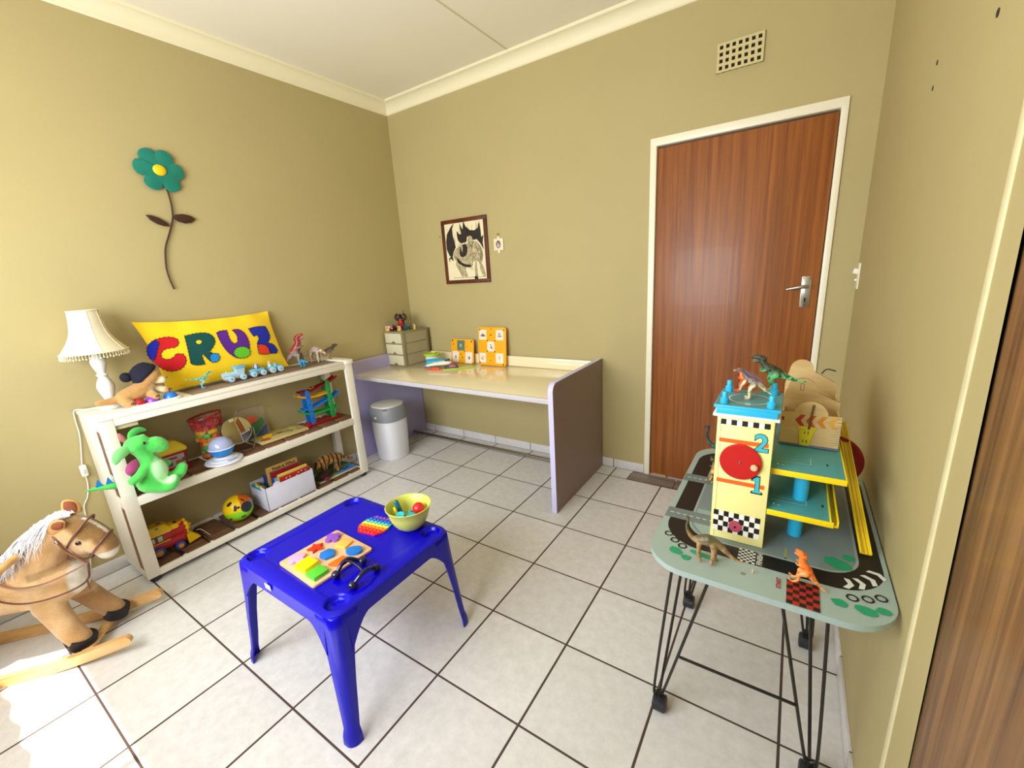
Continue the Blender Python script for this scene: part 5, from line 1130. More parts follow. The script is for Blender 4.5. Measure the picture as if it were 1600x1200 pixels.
b.rings([[Vector((x, y, z)) for x, y in ((-w, .068), (w, .068), (w*.5, y1), (-w*.5, y1))] for z, w, y1 in ((.012, .050, .130), (.020, .048, .122), (.070, .030, .084))], TYw); b.build('cow_catcher', t)
b = MB(); b.tube(catmull([(0, .122, .045), (.012, .138, .046), (.030, .155, .022), (.05, .165, .006)], 6), .0013, P('pull_cord', 'e6ddcf', .7), 6); b.build('pull_string', t)

t = thing('activity_ball', 'yellow, green and orange toy ball with shape holes on the bottom shelf', 'ball', (-1.355, -1.598, ZL+.0785))
R_ = .078; C_ = {'y': P('ball_yellow', 'f2c80c', .3), 'g': P('ball_lime', '8fd81c', .3), 'o': P('ball_orange', 'd86a1c', .3), 'b': P('ball_teal', '3f93a8', .3)}
b = MB(); ms = [b.mi(C_[k]) for k in 'ygob']; g = bmesh.ops.create_uvsphere(b.bm, u_segments=48, v_segments=36, radius=R_)
vd = Vector((.93, -.32, .30)).normalized(); rt = Vector((0, 0, 1)).cross(vd).normalized(); upv = vd.cross(rt)
for f in b.bm.faces:
    c = f.calc_center_median(); u, v = c.dot(rt)/R_, c.dot(upv)/R_
    f.material_index = ms[1] if v < -.18+.05*u else (ms[2] if (u > .12 and v > .22) else (ms[3] if u > .60 else ms[0]))
b.build('shell', t)
def on_ball(u, v, k=1.002):
    w = math.sqrt(max(0, 1-u*u-v*v)); return (rt*u+upv*v+vd*w)*R_*k
hb = P('hole_dark', '2e1608', .6)
def cap(poly, m, k=1.004): b.drape(poly, lambda u, v: on_ball(u, v, k), m, 3)
b = MB(); cap([(u*1.0, v) for u, v in circ(.37, 30, .50, -.02, .40)], P('speaker_grey', '30363e', .6)); cap(circ(.31, 30, .50, -.02, .335), P('speaker_inner', '22272f', .5), 1.008); b.build('round_port', t)
b = MB(); cap([(-.27, .30), (-.10, .33), (-.12, .20), (.09, .18), (.07, .03), (-.13, .03), (-.16, -.10), (-.33, -.09)], hb); b.build('cross_hole', t)
b = MB(); cap([(u, v) for u, v in [(-.50+.20*math.cos(a)*.85-.10*math.sin(a)*.5, .50+.10*math.sin(a)*.85+.20*math.cos(a)*.55) for a in [2*PI*k/20 for k in range(20)]]], hb); b.build('oval_hole', t)
b = MB(); cap([(.05, -.62), (.30, -.58), (.36, -.72), (.02, -.78)], P('hole_green', '3a6a1c', .6)); b.build('square_hole', t)
b = MB(); cap([(-.62+.13*math.cos(a)*(1 if k % 2 else .5), -.62+.11*math.sin(a)*(1 if k % 2 else .5)) for k, a in [(k, 2*PI*k/10) for k in range(10)]], P('star_red', 'a82a1c', .5)); b.build('star_hole', t)
b = MB(); cap([(.22, .62), (.34, .66), (.36, .56), (.52, .50), (.42, .42), (.30, .50)], hb); b.build('zigzag_hole', t)

# white box of books
t = thing('book_box', 'white cardboard box full of children\'s books on the bottom shelf', 'box', (-1.362, -1.315, ZL+.001))
WB_ = mat('white_card', 'dcdcee', .6, var=.03, vscale=18); b = MB(); bw, bl_, bh = .190, .312, .155
for s_ in (-1, 1): b.box((s_*(bw/2-.002), 0, bh/2), (.004, bl_, bh), WB_, .001)
for s_ in (-1, 1): b.box((0, s_*(bl_/2-.002), bh/2), (bw, .004, bh), WB_, .001)
b.box((0, 0, .002), (bw, bl_, .004), WB_); b.build('box_body', t)
b = MB(); b.lathe([(.024, 0), (.024, .005), (.0001, .005)], WB_, 24, (bw/2-.006, -.082, bh-.006), (1, 0, 0)); b.build('round_tab', t)
def book(label, x, y, w, h, th, c, pg='e8dfc8', yaw=0, lean=0, z=.006, txt=None, tc=None, deco=None, name='book'):
    t = thing(name, label, 'book', (-1.362+x, -1.315+y, ZL+.001+z), yaw, 'children\'s books in the white box'); t.rotation_euler = (0, lean, yaw)
    m = P('cover_'+c, c, .4)
    b = MB()
    for s_ in (-1, 1): b.box((s_*(th/2-.001), 0, h/2), (.002, w, h), m, .0008)
    b.box((0, -w/2+.001, h/2), (th, .002, h), m, .0006); b.build('cover', t)
    if txt: 
        b = MB(); text_mesh(b, txt, h*.125, frame3((th/2+.0006, .012, h*.915), (0, 1, 0), (0, 0, 1)), P('tx_'+tc, tc, .5), .0002, .0006); b.build('cover_title', t)
    if deco:
        b = MB(); rn_ = random.Random(w*999)
        for k in range(9): b.box((th/2+.0004, rn_.uniform(-w*.42, w*.42), h*rn_.uniform(.80, .95)), (.0006, w*.05, h*.04), P('dc_'+deco, deco, .5))
        b.build('cover_print', t)
    b = MB(); b.box((0, .001, h/2), (th-.004, w-.006, h-.006), P('pages_'+pg, pg, .8)); b.build('pages', t)
    return t
book('tall tan board book titled Peek-a Who? standing at the back of the book box', -.020, .022, .200, .225, .010, 'd9b262', yaw=-.03, txt='Peek-a Who?', tc='4a2a1c')
book('dark red book standing just in front of the tall tan Peek-a Who? book', -.004, .034, .195, .195, .014, '9c1f30', yaw=-.03)
book('blue book standing low in the middle of the white box', .014, .02, .175, .158, .012, '2a4fa8', yaw=-.03)
book('pale blue thin book standing just in front of the low blue one', .030, .015, .150, .160, .012, '6fb3d6', yaw=-.03)
book('yellow board book standing near the front of the white box', .048, .048, .190, .182, .013, 'ecc94a', yaw=-.03)
book('red patterned book at the very front of the white box', .066, .052, .195, .170, .012, 'a8201f', yaw=-.03, deco='f0c8b0')
book('dark blue book at the back left of the standing books in the white box', -.040, -.03, .120, .185, .016, '24407c', yaw=-.03)
for i, (c, nm, dy, hh) in enumerate((('1f2f3a', 'nearly black', -.094, .150), ('2f7a3a', 'green', -.103, .158), ('c8661c', 'orange', -.112, .160), ('e6d24a', 'yellow', -.121, .163), ('22a0a8', 'turquoise', -.131, .160))):
    t = thing('board_book', '%s shaped board book leaning in the left end of the white book box' % nm, 'book', (-1.375, -1.315+dy+.004, ZL+.007), 0, 'children\'s books in the white box'); t.rotation_euler = (.18, 0, 0)
    b = MB(); pts = [(-.065, 0), (.065, 0), (.065, hh*.82), (.04, hh*.95), (.01, hh*.88), (-.02, hh), (-.05, hh*.93), (-.065, hh*.85)]; b.prism(pts, 0, .006, P('bb_'+c, c, .4), .001, X=frame3((0, 0, 0), (1, 0, 0), (0, 0, 1), (0, -1, 0))); b.build('cover', t)

# open picture board with a tiger and a dark soft toy on it
t = thing('picture_board', 'green and blue picture board lying at the right end of the bottom shelf', 'picture book', (-1.42, -.948, ZL+.0005), -.02)
b = MB(); b.box((0, 0, .006), (.215, .300, .012), P('board_cream', 'dcd6b8', .6), .001)
gm_ = [('6a9a4a', 'sea_green'), ('3f7fc4', 'river_blue'), ('2f6a3a', 'forest'), ('8a2a2a', 'barn_red'), ('1c2a6a', 'deep_blue'), ('93b86a', 'meadow')]
b.poly([(-.105, -.148, .0122), (.105, -.148, .0122), (.105, .148, .0122), (-.105, .148, .0122)], P(gm_[0][1], gm_[0][0], .45))
for pl_, k, z in (([(.02, -.01), (.105, .02), (.105, .148), (.01, .148), (.04, .06)], 1, .0124), ([(-.105, 0), (-.02, .02), (0, .148), (-.105, .148)], 2, .0124), ([(.01, .03), (.05, .05), (.03, .09), (.0, .07)], 3, .0126), ([(.06, .05), (.08, .06), (.06, .12), (.045, .11)], 4, .0126), ([(.05, -.148), (.105, -.148), (.105, -.01), (.06, -.02)], 5, .0124)): b.poly([(x, y, z) for x, y in pl_], P(gm_[k][1], gm_[k][0], .45))
b.build('printed_board', t)
ZP = ZL+.0132
t = thing('plush_tiger', 'brown and black striped toy tiger standing on the green picture board', 'soft toy', (-1.40, -.965, ZP), -PI/2-.25)
def tcol(p):
    s_ = math.sin(p.x*210+2.2*mn.noise(p*22)+abs(p.y)*25); c = mixc('c08a3c', '8a5a22', .5+mn.noise(p*40))
    c = mixc('e6c878', c, (p.z-.06+abs(p.x-.07)*.5)/.03) if p.x > .055 else c
    return mixc(c, '24140a', (s_-.35)*4)
soft('body', [[((-.07, 0, .095), .034), ((-.02, 0, .105), .040), ((.03, 0, .100), .038)], ('e', (.062, 0, .088), (.036, .036, .036)), [((.07, 0, .080), .024), ((.098, 0, .068), .018)], [((.045, .024, .118), .012), ((.044, .028, .128), .006)], [((.045, -.024, .118), .012), ((.044, -.028, .128), .006)],
   [((-.09, 0, .10), .012), ((-.125, 0, .075), .010), ((-.165, 0, .055), .010)]]+[[((x, s_*.022, .085), .022), ((x+.004, s_*.026, .04), .015), ((x+.010, s_*.026, .013), .014)] for x in (-.06, .032) for s_ in (-1, 1)], FUR, tcol, t, .0034, 2)
b = MB(); b.ell((.116, 0, .070), (.005, .007, .004), bk, u=8, v=6); b.build('nose', t)
t = thing('dark_plush', 'dark brown plush lump with a red patch lying in front of the toy tiger', 'soft toy', (-1.335, -1.052, ZP), .3)
soft('body', [('e', (0, 0, .030), (.040, .050, .030)), [((.01, .03, .035), .028), ((.0, .065, .028), .022)], [((0, -.03, .03), .026), ((-.02, -.055, .025), .018)]], mat('plush_dark', '2e1a10', .95, bump=1, bscale=140), None, t, .0038, 1)
b = MB(); b.ell((.034, -.012, .014), (.012, .028, .012), P('plush_red', '8a1420', .7), u=14, v=8); b.build('red_patch', t)
# ============================================================ things on the desk
ZD = .6935
t = thing('drawer_unit', 'small three-drawer plastic unit with taupe frame and pale drawers in the desk corner', 'drawers', (-1.432, -.048, ZD))
TP = P('taupe_plastic', '8f8468', .45); DRW = mat('drawer_pale', 'd3ccac', .35); DK2 = P('taupe_dark', '6f6650', .5); W_, D_, H_ = .212, .300, .285
b = MB()
b.bx(-W_/2, W_/2, -D_/2, D_/2, 0, .008, TP, .002); b.bx(-W_/2-.002, W_/2+.002, -D_/2-.002, D_/2, H_-.014, H_, TP, .004)
for z in (.096, .187): b.bx(-W_/2, W_/2, -D_/2, D_/2, z-.005, z+.005, TP, .001)
for x in (-W_/2, W_/2-.010):
    b.bx(x, x+.010, -D_/2, -D_/2+.035, .004, H_-.01, TP, .001); b.bx(x, x+.010, D_/2-.035, D_/2, .004, H_-.01, TP, .001); b.bx(x+(.002 if x < 0 else .003), x+(.007 if x < 0 else .008), -D_/2+.03, D_/2-.03, .004, H_-.01, P('taupe_clear', 'a89f80', .35))
b.bx(-W_/2, W_/2, D_/2-.006, D_/2, 0, H_, TP); b.build('frame', t)
for k in range(3):
    z0 = .010+k*.091; z1 = z0+.080; b = MB(); pts = [(-W_/2+.012, z0), (-.024, z0), (-.018, z0+.010), (-.008, z0+.017), (.008, z0+.017), (.018, z0+.010), (.024, z0), (W_/2-.012, z0), (W_/2-.012, z1), (-W_/2+.012, z1)]
    b.prism(pts, 0, .010, DRW, .002, X=frame3((0, -D_/2+.006, 0), (1, 0, 0), (0, 0, 1), (0, -1, 0))); b.bx(-W_/2+.012, W_/2-.012, -D_/2+.008, D_/2-.012, z0, z0+.003, DRW)
    for x in (-W_/2+.012, W_/2-.016): b.bx(x, x+.004, -D_/2+.006, D_/2-.012, z0, z1-.006, DRW)
    d = b.build('drawer', t); b = MB(); b.bx(-.022, .022, -D_/2+.002, -D_/2+.0065, z0, z0+.016, DK2); b.build('finger_notch', d)
ZQ = ZD+H_+.0006
# toys on top of the drawers
t = thing('gorilla_figure', 'black gorilla figure with red chest and raised arms on top of the drawer unit', 'toy figure', (-1.452, -.075, ZQ), -PI/2+.5)
def kcol(p): return mixc('a82018', '17120f', (abs(p.y)*30+abs(p.z-.055)*28-(.7 if p.x > .012 else -2))) if p.x > .008 else mixc('17120f', '2a201a', .5+mn.noise(p*40))
soft('figure_body', [[((0, 0, .040), .024), ((0, 0, .065), .028), ((.002, 0, .090), .024)], ('e', (.008, 0, .115), (.018, .017, .019)), [((.02, 0, .110), .010), ((.028, 0, .106), .008)]]+[[((0, s_*.020, .088), .014), ((.0, s_*.038, .092), .012), ((0, s_*.042, .112), .011), ((.002, s_*.030, .128), .011)] for s_ in (-1, 1)]+[[((0, s_*.014, .040), .017), ((.006, s_*.022, .020), .013), ((.014, s_*.022, .008), .010)] for s_ in (-1, 1)], HIDE, kcol, t, .0026, 2)
b = MB(); b.tube([(.002, .028, .130), (.002, .028, .160)], .0035, P('figure_brown', '5a3a1e', .5), 8); b.build('club', t)
t = thing('red_car_figure', 'small dark red toy car with white stripes at the front left of the drawer top', 'toy car', (-1.500, -.135, ZQ), .15)
b = MB(); b.rings([[Vector((x, y, z)) for x, y in rrect(w_, l_, .010, 4)] for z, w_, l_ in ((.006, .050, .056), (.020, .054, .060), (.030, .048, .052), (.042, .030, .030), (.046, .022, .020))], P('car_dark_red', '6e141c', .25)); b.build('car_body', t)
b = MB(); b.tube(catmull([(-.024, -.026, .022), (0, -.031, .030), (.024, -.026, .022)], 5), .0028, P('stripe_white', 'e6e0dc', .4), 6); b.tube(catmull([(-.020, -.018, .038), (0, -.020, .043), (.020, -.018, .038)], 5), .0022, P('stripe_white', 'e6e0dc', .4), 6); b.build('stripes', t)
for x in (-.022, .022):
    for y in (-.020, .020): b = MB(); b.cyl((x-.004, y, .008), (x+.004, y, .008), .008, bk, n=14); b.build('wheel', t)
for (x, y, rz, lb_) in ((-1.522, -.168, .2, 'leftmost of three cream and yellow number dominoes on the drawer top, beside the red car'), (-1.408, -.145, -.1, 'middle one of the three cream and yellow number dominoes on the drawer top'), (-1.352, -.030, -.35, 'rightmost of the three cream and yellow number dominoes on the drawer top')):
    t = thing('number_domino', lb_, 'domino', (x, y, ZQ), rz, 'number dominoes on the drawer unit')
    b = MB(); b.bx(-.019, .019, -.004, .004, 0, .017, P('domino_yellow', 'e6c21e', .4), .001); b.bx(-.019, .019, -.004, .004, .017, .040, P('domino_cream', 'efe2cc', .4), .001); b.build('tile', t)
    b = MB()
    for k in (-1, 0, 1): b.bx(k*.010-.003, k*.010+.003, -.0048, -.0040, .020, .036, P('domino_print', '9a3a3a', .5)); b.bx(k*.010-.002, k*.010+.002, -.0050, -.0048, .022, .028, P('domino_print2', '3a2a3a', .5))
    b.build('number_print', t)
t = thing('blue_dinosaur_toy', 'small dark blue-grey toy creature between the gorilla and the rightmost domino', 'toy figure', (-1.378, -.090, ZQ), -.6)
soft('figure_body', [[((-.022, 0, .018), .012), ((0, 0, .026), .019), ((.018, 0, .040), .014), ((.026, 0, .054), .011)], [((-.004, .012, .014), .009), ((.0, .014, .006), .008)], [((-.004, -.012, .014), .009), ((.0, -.014, .006), .008)]], HIDE, lambda p: mixc('1c3440', '4a7a86', .5+1.6*mn.noise(p*60)), t, .0024, 1)
b = MB(); b.lathe([(.016, 0), (.017, .008), (.010, .014), (.006, .020), (.0055, .085), (.009, .088), (.007, .100), (.0001, .104)], P('olive_plastic', '6f6a22', .4), 20); tag(b.build('olive_skittle', loc=(-1.392, -.030, ZQ)), 'thin olive green peg with a round base behind the small blue creature', 'toy peg')

# drum shape sorter
t = thing('drum_sorter', 'white drum with a lime green ring lid on the desk beside the drawers', 'shape sorter', (-1.165, -.045, ZD))
b = MB(); b.lathe([(.058, 0), (.062, .004), (.062, .012), (.054, .018)], P('drum_blue', '6fa9d0', .35), 40); b.build('base_ring', t)
b = MB(); b.lathe([(.050, .014), (.056, .078)], mat('drum_white', 'e9e2ec', .35, trans=0), 40); b.build('drum', t)
b = MB(); b.lathe([(.060, .076), (.068, .080), (.070, .088), (.066, .094), (.052, .096), (.050, .090), (.050, .078)], P('lime_plastic', 'b4cf2a', .35), 44, caps=False); b.lathe([(.051, .086), (.0001, .088)], P('drum_inner_brown', '5a2a18', .5), 30, caps=False); b.box((.012, 0, .092), (.010, .1, .005), P('lime_plastic', 'b4cf2a'), .001); b.box((.0, -.012, .092), (.1, .008, .005), P('lime_plastic', 'b4cf2a'), .001); b.build('ring_lid', t)
# pile of gadgets in front
t = thing('teal_tube_toy', 'bright teal ribbed plastic tube lying against the white drum', 'toy', (-1.075, -.075, ZD))
b = MB(); P_ = [Vector((-.080+.16*i/24, -.045+.085*i/24, .031)) for i in range(25)]; b.tube(P_, [.029*(1 if i % 3 else .90)*(.82+.18*math.cos((i-12)/12*.9)) for i in range(25)], P('teal_plastic', '20a6c4', .35), 24, round_ends=False); b.build('tube_body', t)
t = thing('toy_spaceship', 'white toy plane with a rounded nose and grey parts on top of the toy pile', 'toy plane', (-.985, -.155, ZD+.021), .56)
b = MB(); b.tube([(-.115, 0, .006), (-.09, 0, .010), (-.03, 0, .018), (.04, 0, .023), (.078, 0, .020)], [.014, .017, .025, .032, .022], P('ship_white', 'ece6da', .35), 20, round_ends=True, flat=.62); b.box((.0, 0, .026), (.10, .030, .012), P('ship_white', 'ece6da', .35), .004); b.build('fuselage', t)
b = MB(); b.tube([(-.122, 0, .004), (-.108, 0, .006)], [.0125, .0155], P('ship_grey', '6c7a80', .4), 18, round_ends=True); b.build('nose_ring', t)
b = MB(); b.box((.058, .006, .040), (.05, .016, .012), P('gun_dark', '3c3a3c', .4), .003, rot=(0, -.2, .5)); b.box((.045, .012, .036), (.02, .05, .008), P('gun_dark', '3c3a3c', .4), .002, rot=(0, .1, .2)); b.tube([(.02, .02, .035), (.05, .03, .048)], .005, P('gun_steel', '8a8c90', .3, metal=.6), 10); b.build('dark_parts', t)
t = thing('red_grey_toy', 'dark red and charcoal toy vehicle half under the white toy plane', 'toy', (-.895, -.120, ZD), .5)
b = MB(); b.rings([[Vector((x, y, z)) for x, y in rrect(l_, w_, .01, 4)] for z, l_, w_ in ((0, .10, .035), (.012, .11, .040), (.018, .10, .034))], P('charcoal_plastic', '2a2c34', .4)); b.rings([[Vector((x, y, z)) for x, y in rrect(l_, w_, .008, 4, .012)] for z, l_, w_ in ((.018, .07, .036), (.036, .06, .03), (.044, .03, .02))], P('dark_red_plastic', '8a1a1e', .35)); b.build('vehicle_body', t)
b = MB(); pts = [(-.075, -.012), (-.03, -.022), (.05, -.018), (.085, .0), (.06, .012), (-.02, .010)]; b.prism(pts, 0, .007, P('orange_plastic', 'e05a1a', .35), .002); b.prism([(-.02, -.016), (.05, -.014), (.05, .008), (-.02, .006)], .007, .017, P('orange_plastic', 'e05a1a', .35), .003)
o = b.build('orange_blade', loc=(-1.003, -.200, ZD)); o.rotation_euler = (0, 0, .25); tag(o, 'orange plastic piece sticking out at the front of the toy pile', 'toy piece')
b = MB(); pts = [(-.13, -.010), (-.06, -.022), (.06, -.012), (.13, .0), (.10, .016), (0, .018), (-.09, .008)]; b.prism(pts, 0, .006, P('lime_sheet', 'b4d82e', .3), .0015)
o = b.build('lime_blade', loc=(-.835, -.095, ZD)); o.rotation_euler = (0, 0, .75); tag(o, 'lime green flat plastic piece at the right side of the toy pile', 'toy piece')

# orange activity boards leaning on the back rim
OY = P('board_orange', 'f5ac05', .45); CRD = P('board_card', 'efe3d4', .5)
def board(label, x0, x1, h, th, cells, dots, lean):
    w = x1-x0; t = thing('activity_board', label, 'toy board', ((x0+x1)/2, .072-lean*0, ZD), 0, 'orange activity boards on the desk'); t.rotation_euler = (-lean, 0, 0)
    b = MB(); X = frame3((0, .006, 0), (1, 0, 0), (0, 0, 1), (0, -1, 0)); b.prism(rrect(w, h, .018, 5, 0, h/2), 0, th, OY, .0015, X=X, m_side=P('board_edge', 'e0901a', .5)); b.build('board', t); yf = .006-th-.0004
    for (u, v, s1, s2, kind) in cells:
        b = MB(); cx_, cz_ = (u-.5)*w, v*h; b.bx(cx_-s1*w/2, cx_+s1*w/2, yf, yf+.0006, cz_-s2*h/2, cz_+s2*h/2, CRD if kind != 'photo' else P('photo_green', '5f7a66', .4))
        rn_ = random.Random(kind+str(u)); 
        def br(dx, dz, r1, r2, c, rot=0):
            p = circ(1, 14); b.poly([(cx_+dx*w+(x*r1*math.cos(rot)-z*r2*math.sin(rot))*w, yf-.0003-.00005*rn_.random(), cz_+dz*w+(x*r1*math.sin(rot)+z*r2*math.cos(rot))*w) for x, z in reversed(p)], P('bd_'+c, c, .6))
        if kind == 'fruit': br(.0, -.02, .08, .035, '7a6a70'); br(-.05, -.03, .03, .03, '8a8078'); br(.05, -.03, .035, .03, '6a5a60'); br(0, .02, .02, .03, '9a6a60')
        elif kind == 'shop': br(.0, -.03, .08, .03, 'b08a98'); br(.02, -.02, .02, .02, '5a68a0'); br(-.02, .04, .02, .035, '8a5a64'); br(.03, .04, .008, .03, '6a5a60')
        elif kind == 'macaw': br(.02, -.005, .022, .045, '2c3f7c', -.3); br(.035, -.035, .02, .03, '243468'); br(-.01, .03, .028, .012, '4a5a6a', .5); br(-.03, -.05, .02, .01, '7a7a60')
        elif kind == 'jewel': br(.01, 0, .028, .045, 'a04a5c'); br(-.02, -.02, .01, .03, 'b8a890', .4); br(0, -.05, .04, .01, 'b0a098')
        elif kind == 'digger': br(.02, -.02, .028, .022, '23264a'); br(.035, -.05, .022, .028, 'b02a40'); br(-.01, .045, .035, .010, '5a4048', .4); br(.028, .02, .006, .035, '3a3a5a', .1); br(-.03, -.04, .02, .008, '6a6a70')
        elif kind == 'bird': br(.02, .04, .04, .008, '4a4440', -.5); br(-.03, -.01, .018, .035, '6a6460', .3); br(.02, -.03, .03, .015, 'b0a050', .3); br(-.02, -.05, .02, .008, 'b04a30')
        elif kind == 'puppet': br(.0, .04, .022, .016, '7a4a5a', .6); br(0, -.015, .028, .014, '3a3440'); br(0, -.022, .018, .014, 'e0d8d0'); br(0, -.06, .006, .012, '4a4a50')
        elif kind == 'photo': br(0, .01, .05, .045, 'c4bcc0'); br(.01, -.005, .06, .014, '3a4452'); br(-.02, .045, .014, .012, '8a3a50'); br(0, -.045, .05, .02, 'a8b0a4')
        b.build('picture_card', t)
    b = MB()
    for u, v, r, c in dots: b.poly([((u-.5)*w+x*r, yf-.0002, v*h+z*r) for x, z in reversed(circ(1, 12))], P('dot_'+c, c, .6))
    b.build('printed_dots', t); return t
BK_ = '2a1c10'
board('larger orange picture board with five picture squares leaning on the back of the desk', -.772, -.508, .298, .010, [(.17, .80, .26, .26, 'fruit'), (.78, .80, .26, .26, 'shop'), (.46, .50, .26, .26, 'digger'), (.16, .19, .24, .26, 'bird'), (.77, .20, .27, .26, 'puppet')],
      [(.06, .93, .006, BK_), (.93, .93, .006, BK_), (.34, .645, .006, BK_), (.60, .645, .006, BK_), (.33, .375, .006, BK_), (.60, .370, .006, BK_), (.05, .065, .006, BK_), (.91, .04, .006, BK_), (.47, .96, .005, '7a5a10'), (.46, .80, .008, '7a6a10'), (.14, .48, .007, 'd8a040'), (.78, .50, .007, 'd8a040'), (.44, .15, .012, 'f0c860'), (.44, .14, .007, BK_)], .10)
board('smaller orange picture board with a green photo square, left of the larger one', -1.062, -.826, .196, .009, [(.44, .74, .34, .42, 'photo'), (.20, .26, .29, .46, 'jewel'), (.79, .25, .30, .46, 'macaw')],
      [(.06, .93, .007, BK_), (.91, .91, .007, BK_), (.33, .50, .005, BK_), (.61, .50, .005, BK_), (.10, .78, .007, '7a7a10'), (.73, .70, .007, 'b09a20'), (.44, .36, .006, '4a6a20'), (.51, .24, .006, '7a3a10'), (.94, .05, .005, '7a5a10')], .13)

# ============================================================ things on the blue table
ZK = .4455
PZW = wood('puzzle_birch', 'd8a878', 'eec59a', (3, 14, 3), .5, .02)
t = thing('shape_puzzle', 'wooden shape puzzle board with nine coloured pieces on the blue table', 'puzzle', (-.012, -1.849, ZK), -.045)
b = MB(); b.prism(rrect(.226, .228, .010, 4), 0, .009, PZW, .001); b.build('puzzle_board', t)
def quat(n_=56, r=.013, k=.22, a0=0): return [((r+.017*abs(math.cos(2*(a+a0)))**.45)*math.cos(a), (r+.017*abs(math.cos(2*(a+a0)))**.45)*math.sin(a)) for a in [2*PI*(i+.5)/n_ for i in range(n_)]]
star = [((.030 if i % 2 == 0 else .0135)*math.cos(.35+PI*i/5), (.030 if i % 2 == 0 else .0135)*math.sin(.35+PI*i/5)) for i in range(10)]
shp = [('pink', 'e3a3cf', quat(), -.082, -1.916, .008, 0, 'lobed'), ('yellow', 'f7e705', rrect(.058, .054, .002, 2), -.012, -1.922, .018, .1, 'square'), ('green', '58c838', rrect(.050, .054, .002, 2), .056, -1.926, .014, .0, 'square'),
       ('red', 'd8301c', star, -.079, -1.846, .009, 0, 'star'), ('mid blue', '1272cc', [(-.028, -.012), (-.012, -.026), (.018, -.022), (.028, .006), (.004, .026), (-.022, .018)], -.004, -1.846, .010, 0, 'pentagon'),
       ('orange', 'f2681a', [(-.020, -.028), (.026, -.022), (.024, .018), (-.004, .026)], .062, -1.850, .008, .2, 'kite'), ('purple', '8d52c0', quat(k=.25, a0=.4), -.078, -1.776, .009, .3, 'lobed'),
       ('pale orange', 'f5bc58', rrect(.048, .044, .002, 2), -.007, -1.780, .008, .25, 'square'), ('blue', '1272cc', [(x, y) for x, y in circ(.030, 30, ry=.022)], .064, -1.787, .010, .5, 'oval')]
pos_ = {('green', 'square'): 'beside the raised yellow square', ('yellow', 'square'): 'standing proud of the puzzle board', ('pale orange', 'square'): 'sunk flush in the puzzle board', ('blue', 'oval'): 'at the right corner of the puzzle board', ('orange', 'kite'): 'beside the dark massager', ('mid blue', 'pentagon'): 'in the middle of the puzzle board', ('pink', 'lobed'): 'at the left corner of the puzzle board', ('red', 'star'): 'on the far side of the puzzle board', ('purple', 'lobed'): 'at the far corner of the puzzle board'}
for nm, c, pl_, x, y, h, a, kind in shp:
    b = MB(); b.prism(pl_, 0, h, P('piece_'+c, c, .4), .0012); o = b.build('puzzle_piece', loc=(x, y, ZK+.0095)); o.rotation_euler = (0, 0, a)
    tag(o, '%s wooden %s piece %s' % (nm, kind, pos_[(nm, kind)]), 'puzzle piece', 'pieces of the wooden shape puzzle')

t = thing('pop_it_toy', 'rainbow striped silicone bubble popper on the blue table beside the bowl', 'fidget toy', (-.012, -1.632, ZK), .18)
RB = ['d8202c', 'ef3a1c', 'f88a1a', 'e8e44a', '37b4c8', '2458c8', '7c42b8']; w, l = .125, .110
b = MB(); ms = [P('pop_'+c, c, .35) for c in RB]
for k in range(7):
    y0_ = -l/2+k*l/7; y1_ = y0_+l/7; cutr = lambda y: w/2-.022*max(0, (abs(y)-.028)/.027)
    pts = [(-cutr(y0_), y0_), (cutr(y0_), y0_), (cutr(y1_), y1_), (-cutr(y1_), y1_)]; b.prism(pts, 0, .007, ms[k])
    for i in range(6):
        x = -w/2+.018+i*(w-.036)/5
        if abs(x) < cutr((y0_+y1_)/2)-.008: b.lathe([(.0072, 0), (.0064, .003), (.004, .005), (.0001, .0056)], ms[k], 14, (x, (y0_+y1_)/2, .0068))
b.build('bubble_sheet', t)

t = thing('plastic_bowl', 'translucent yellow-green plastic bowl holding small toys on the blue table', 'bowl', (.118, -1.565, ZK))
bo = mat('bowl_plastic', 'dbe06a', .3, sss=0); n_ = bo.node_tree; bs = n_.nodes['Principled BSDF']; bs.inputs['Subsurface Weight'].default_value = .35; bs.inputs['Subsurface Radius'].default_value = (.02, .02, .01); bs.inputs['Transmission Weight'].default_value = .12
pr = [(.034, .001), (.040, .003), (.055, .016), (.069, .038), (.077, .062), (.082, .088), (.088, .094)]
b = MB(); b.lathe([(.0001, .0)]+pr+[(.0885, .0965), (.086, .0975), (.080, .092), (.0745, .062), (.0665, .040), (.053, .0185), (.038, .006), (.0001, .005)], bo, 56, caps=False); b.build('bowl', t)
TQ = P('cup_teal', '0e97a0', .35); CYN = P('cup_cyan', '1cc8e0', .35)
b = MB(); b.ell((0, 0, 0), (.024, .024, .024), P('ball_red', 'd01c24', .3), u=24, v=16); tag(b.build('red_ball', loc=(.134, -1.530, ZK+.066)), 'small red ball in the yellow-green bowl', 'ball')
def loose(name, label, cat, fn, loc, rot): b = MB(); fn(b); o = b.build(name, loc=loc); o.rotation_euler = rot; tag(o, label, cat); return o
loose('cyan_cup', 'small cyan round cup facing up near the front of the bowl', 'toy cup', lambda b: (b.lathe([(.012, 0), (.017, .024), (.016, .026), (.0145, .024), (.0001, .022)], TQ, 26, caps=False), b.lathe([(.0165, .0262), (.0001, .0264)], CYN, 26, caps=False)), (.108, -1.598, ZK+.048), (.35, .2, 0))
loose('teal_stick', 'dark teal rounded stick standing up at the left side of the bowl', 'toy piece', lambda b: b.tube([(0, 0, 0), (0, 0, .055)], .0095, P('stick_teal', '12687c', .35), 14, round_ends=True), (.078, -1.570, ZK+.045), (.1, -.30, 0))
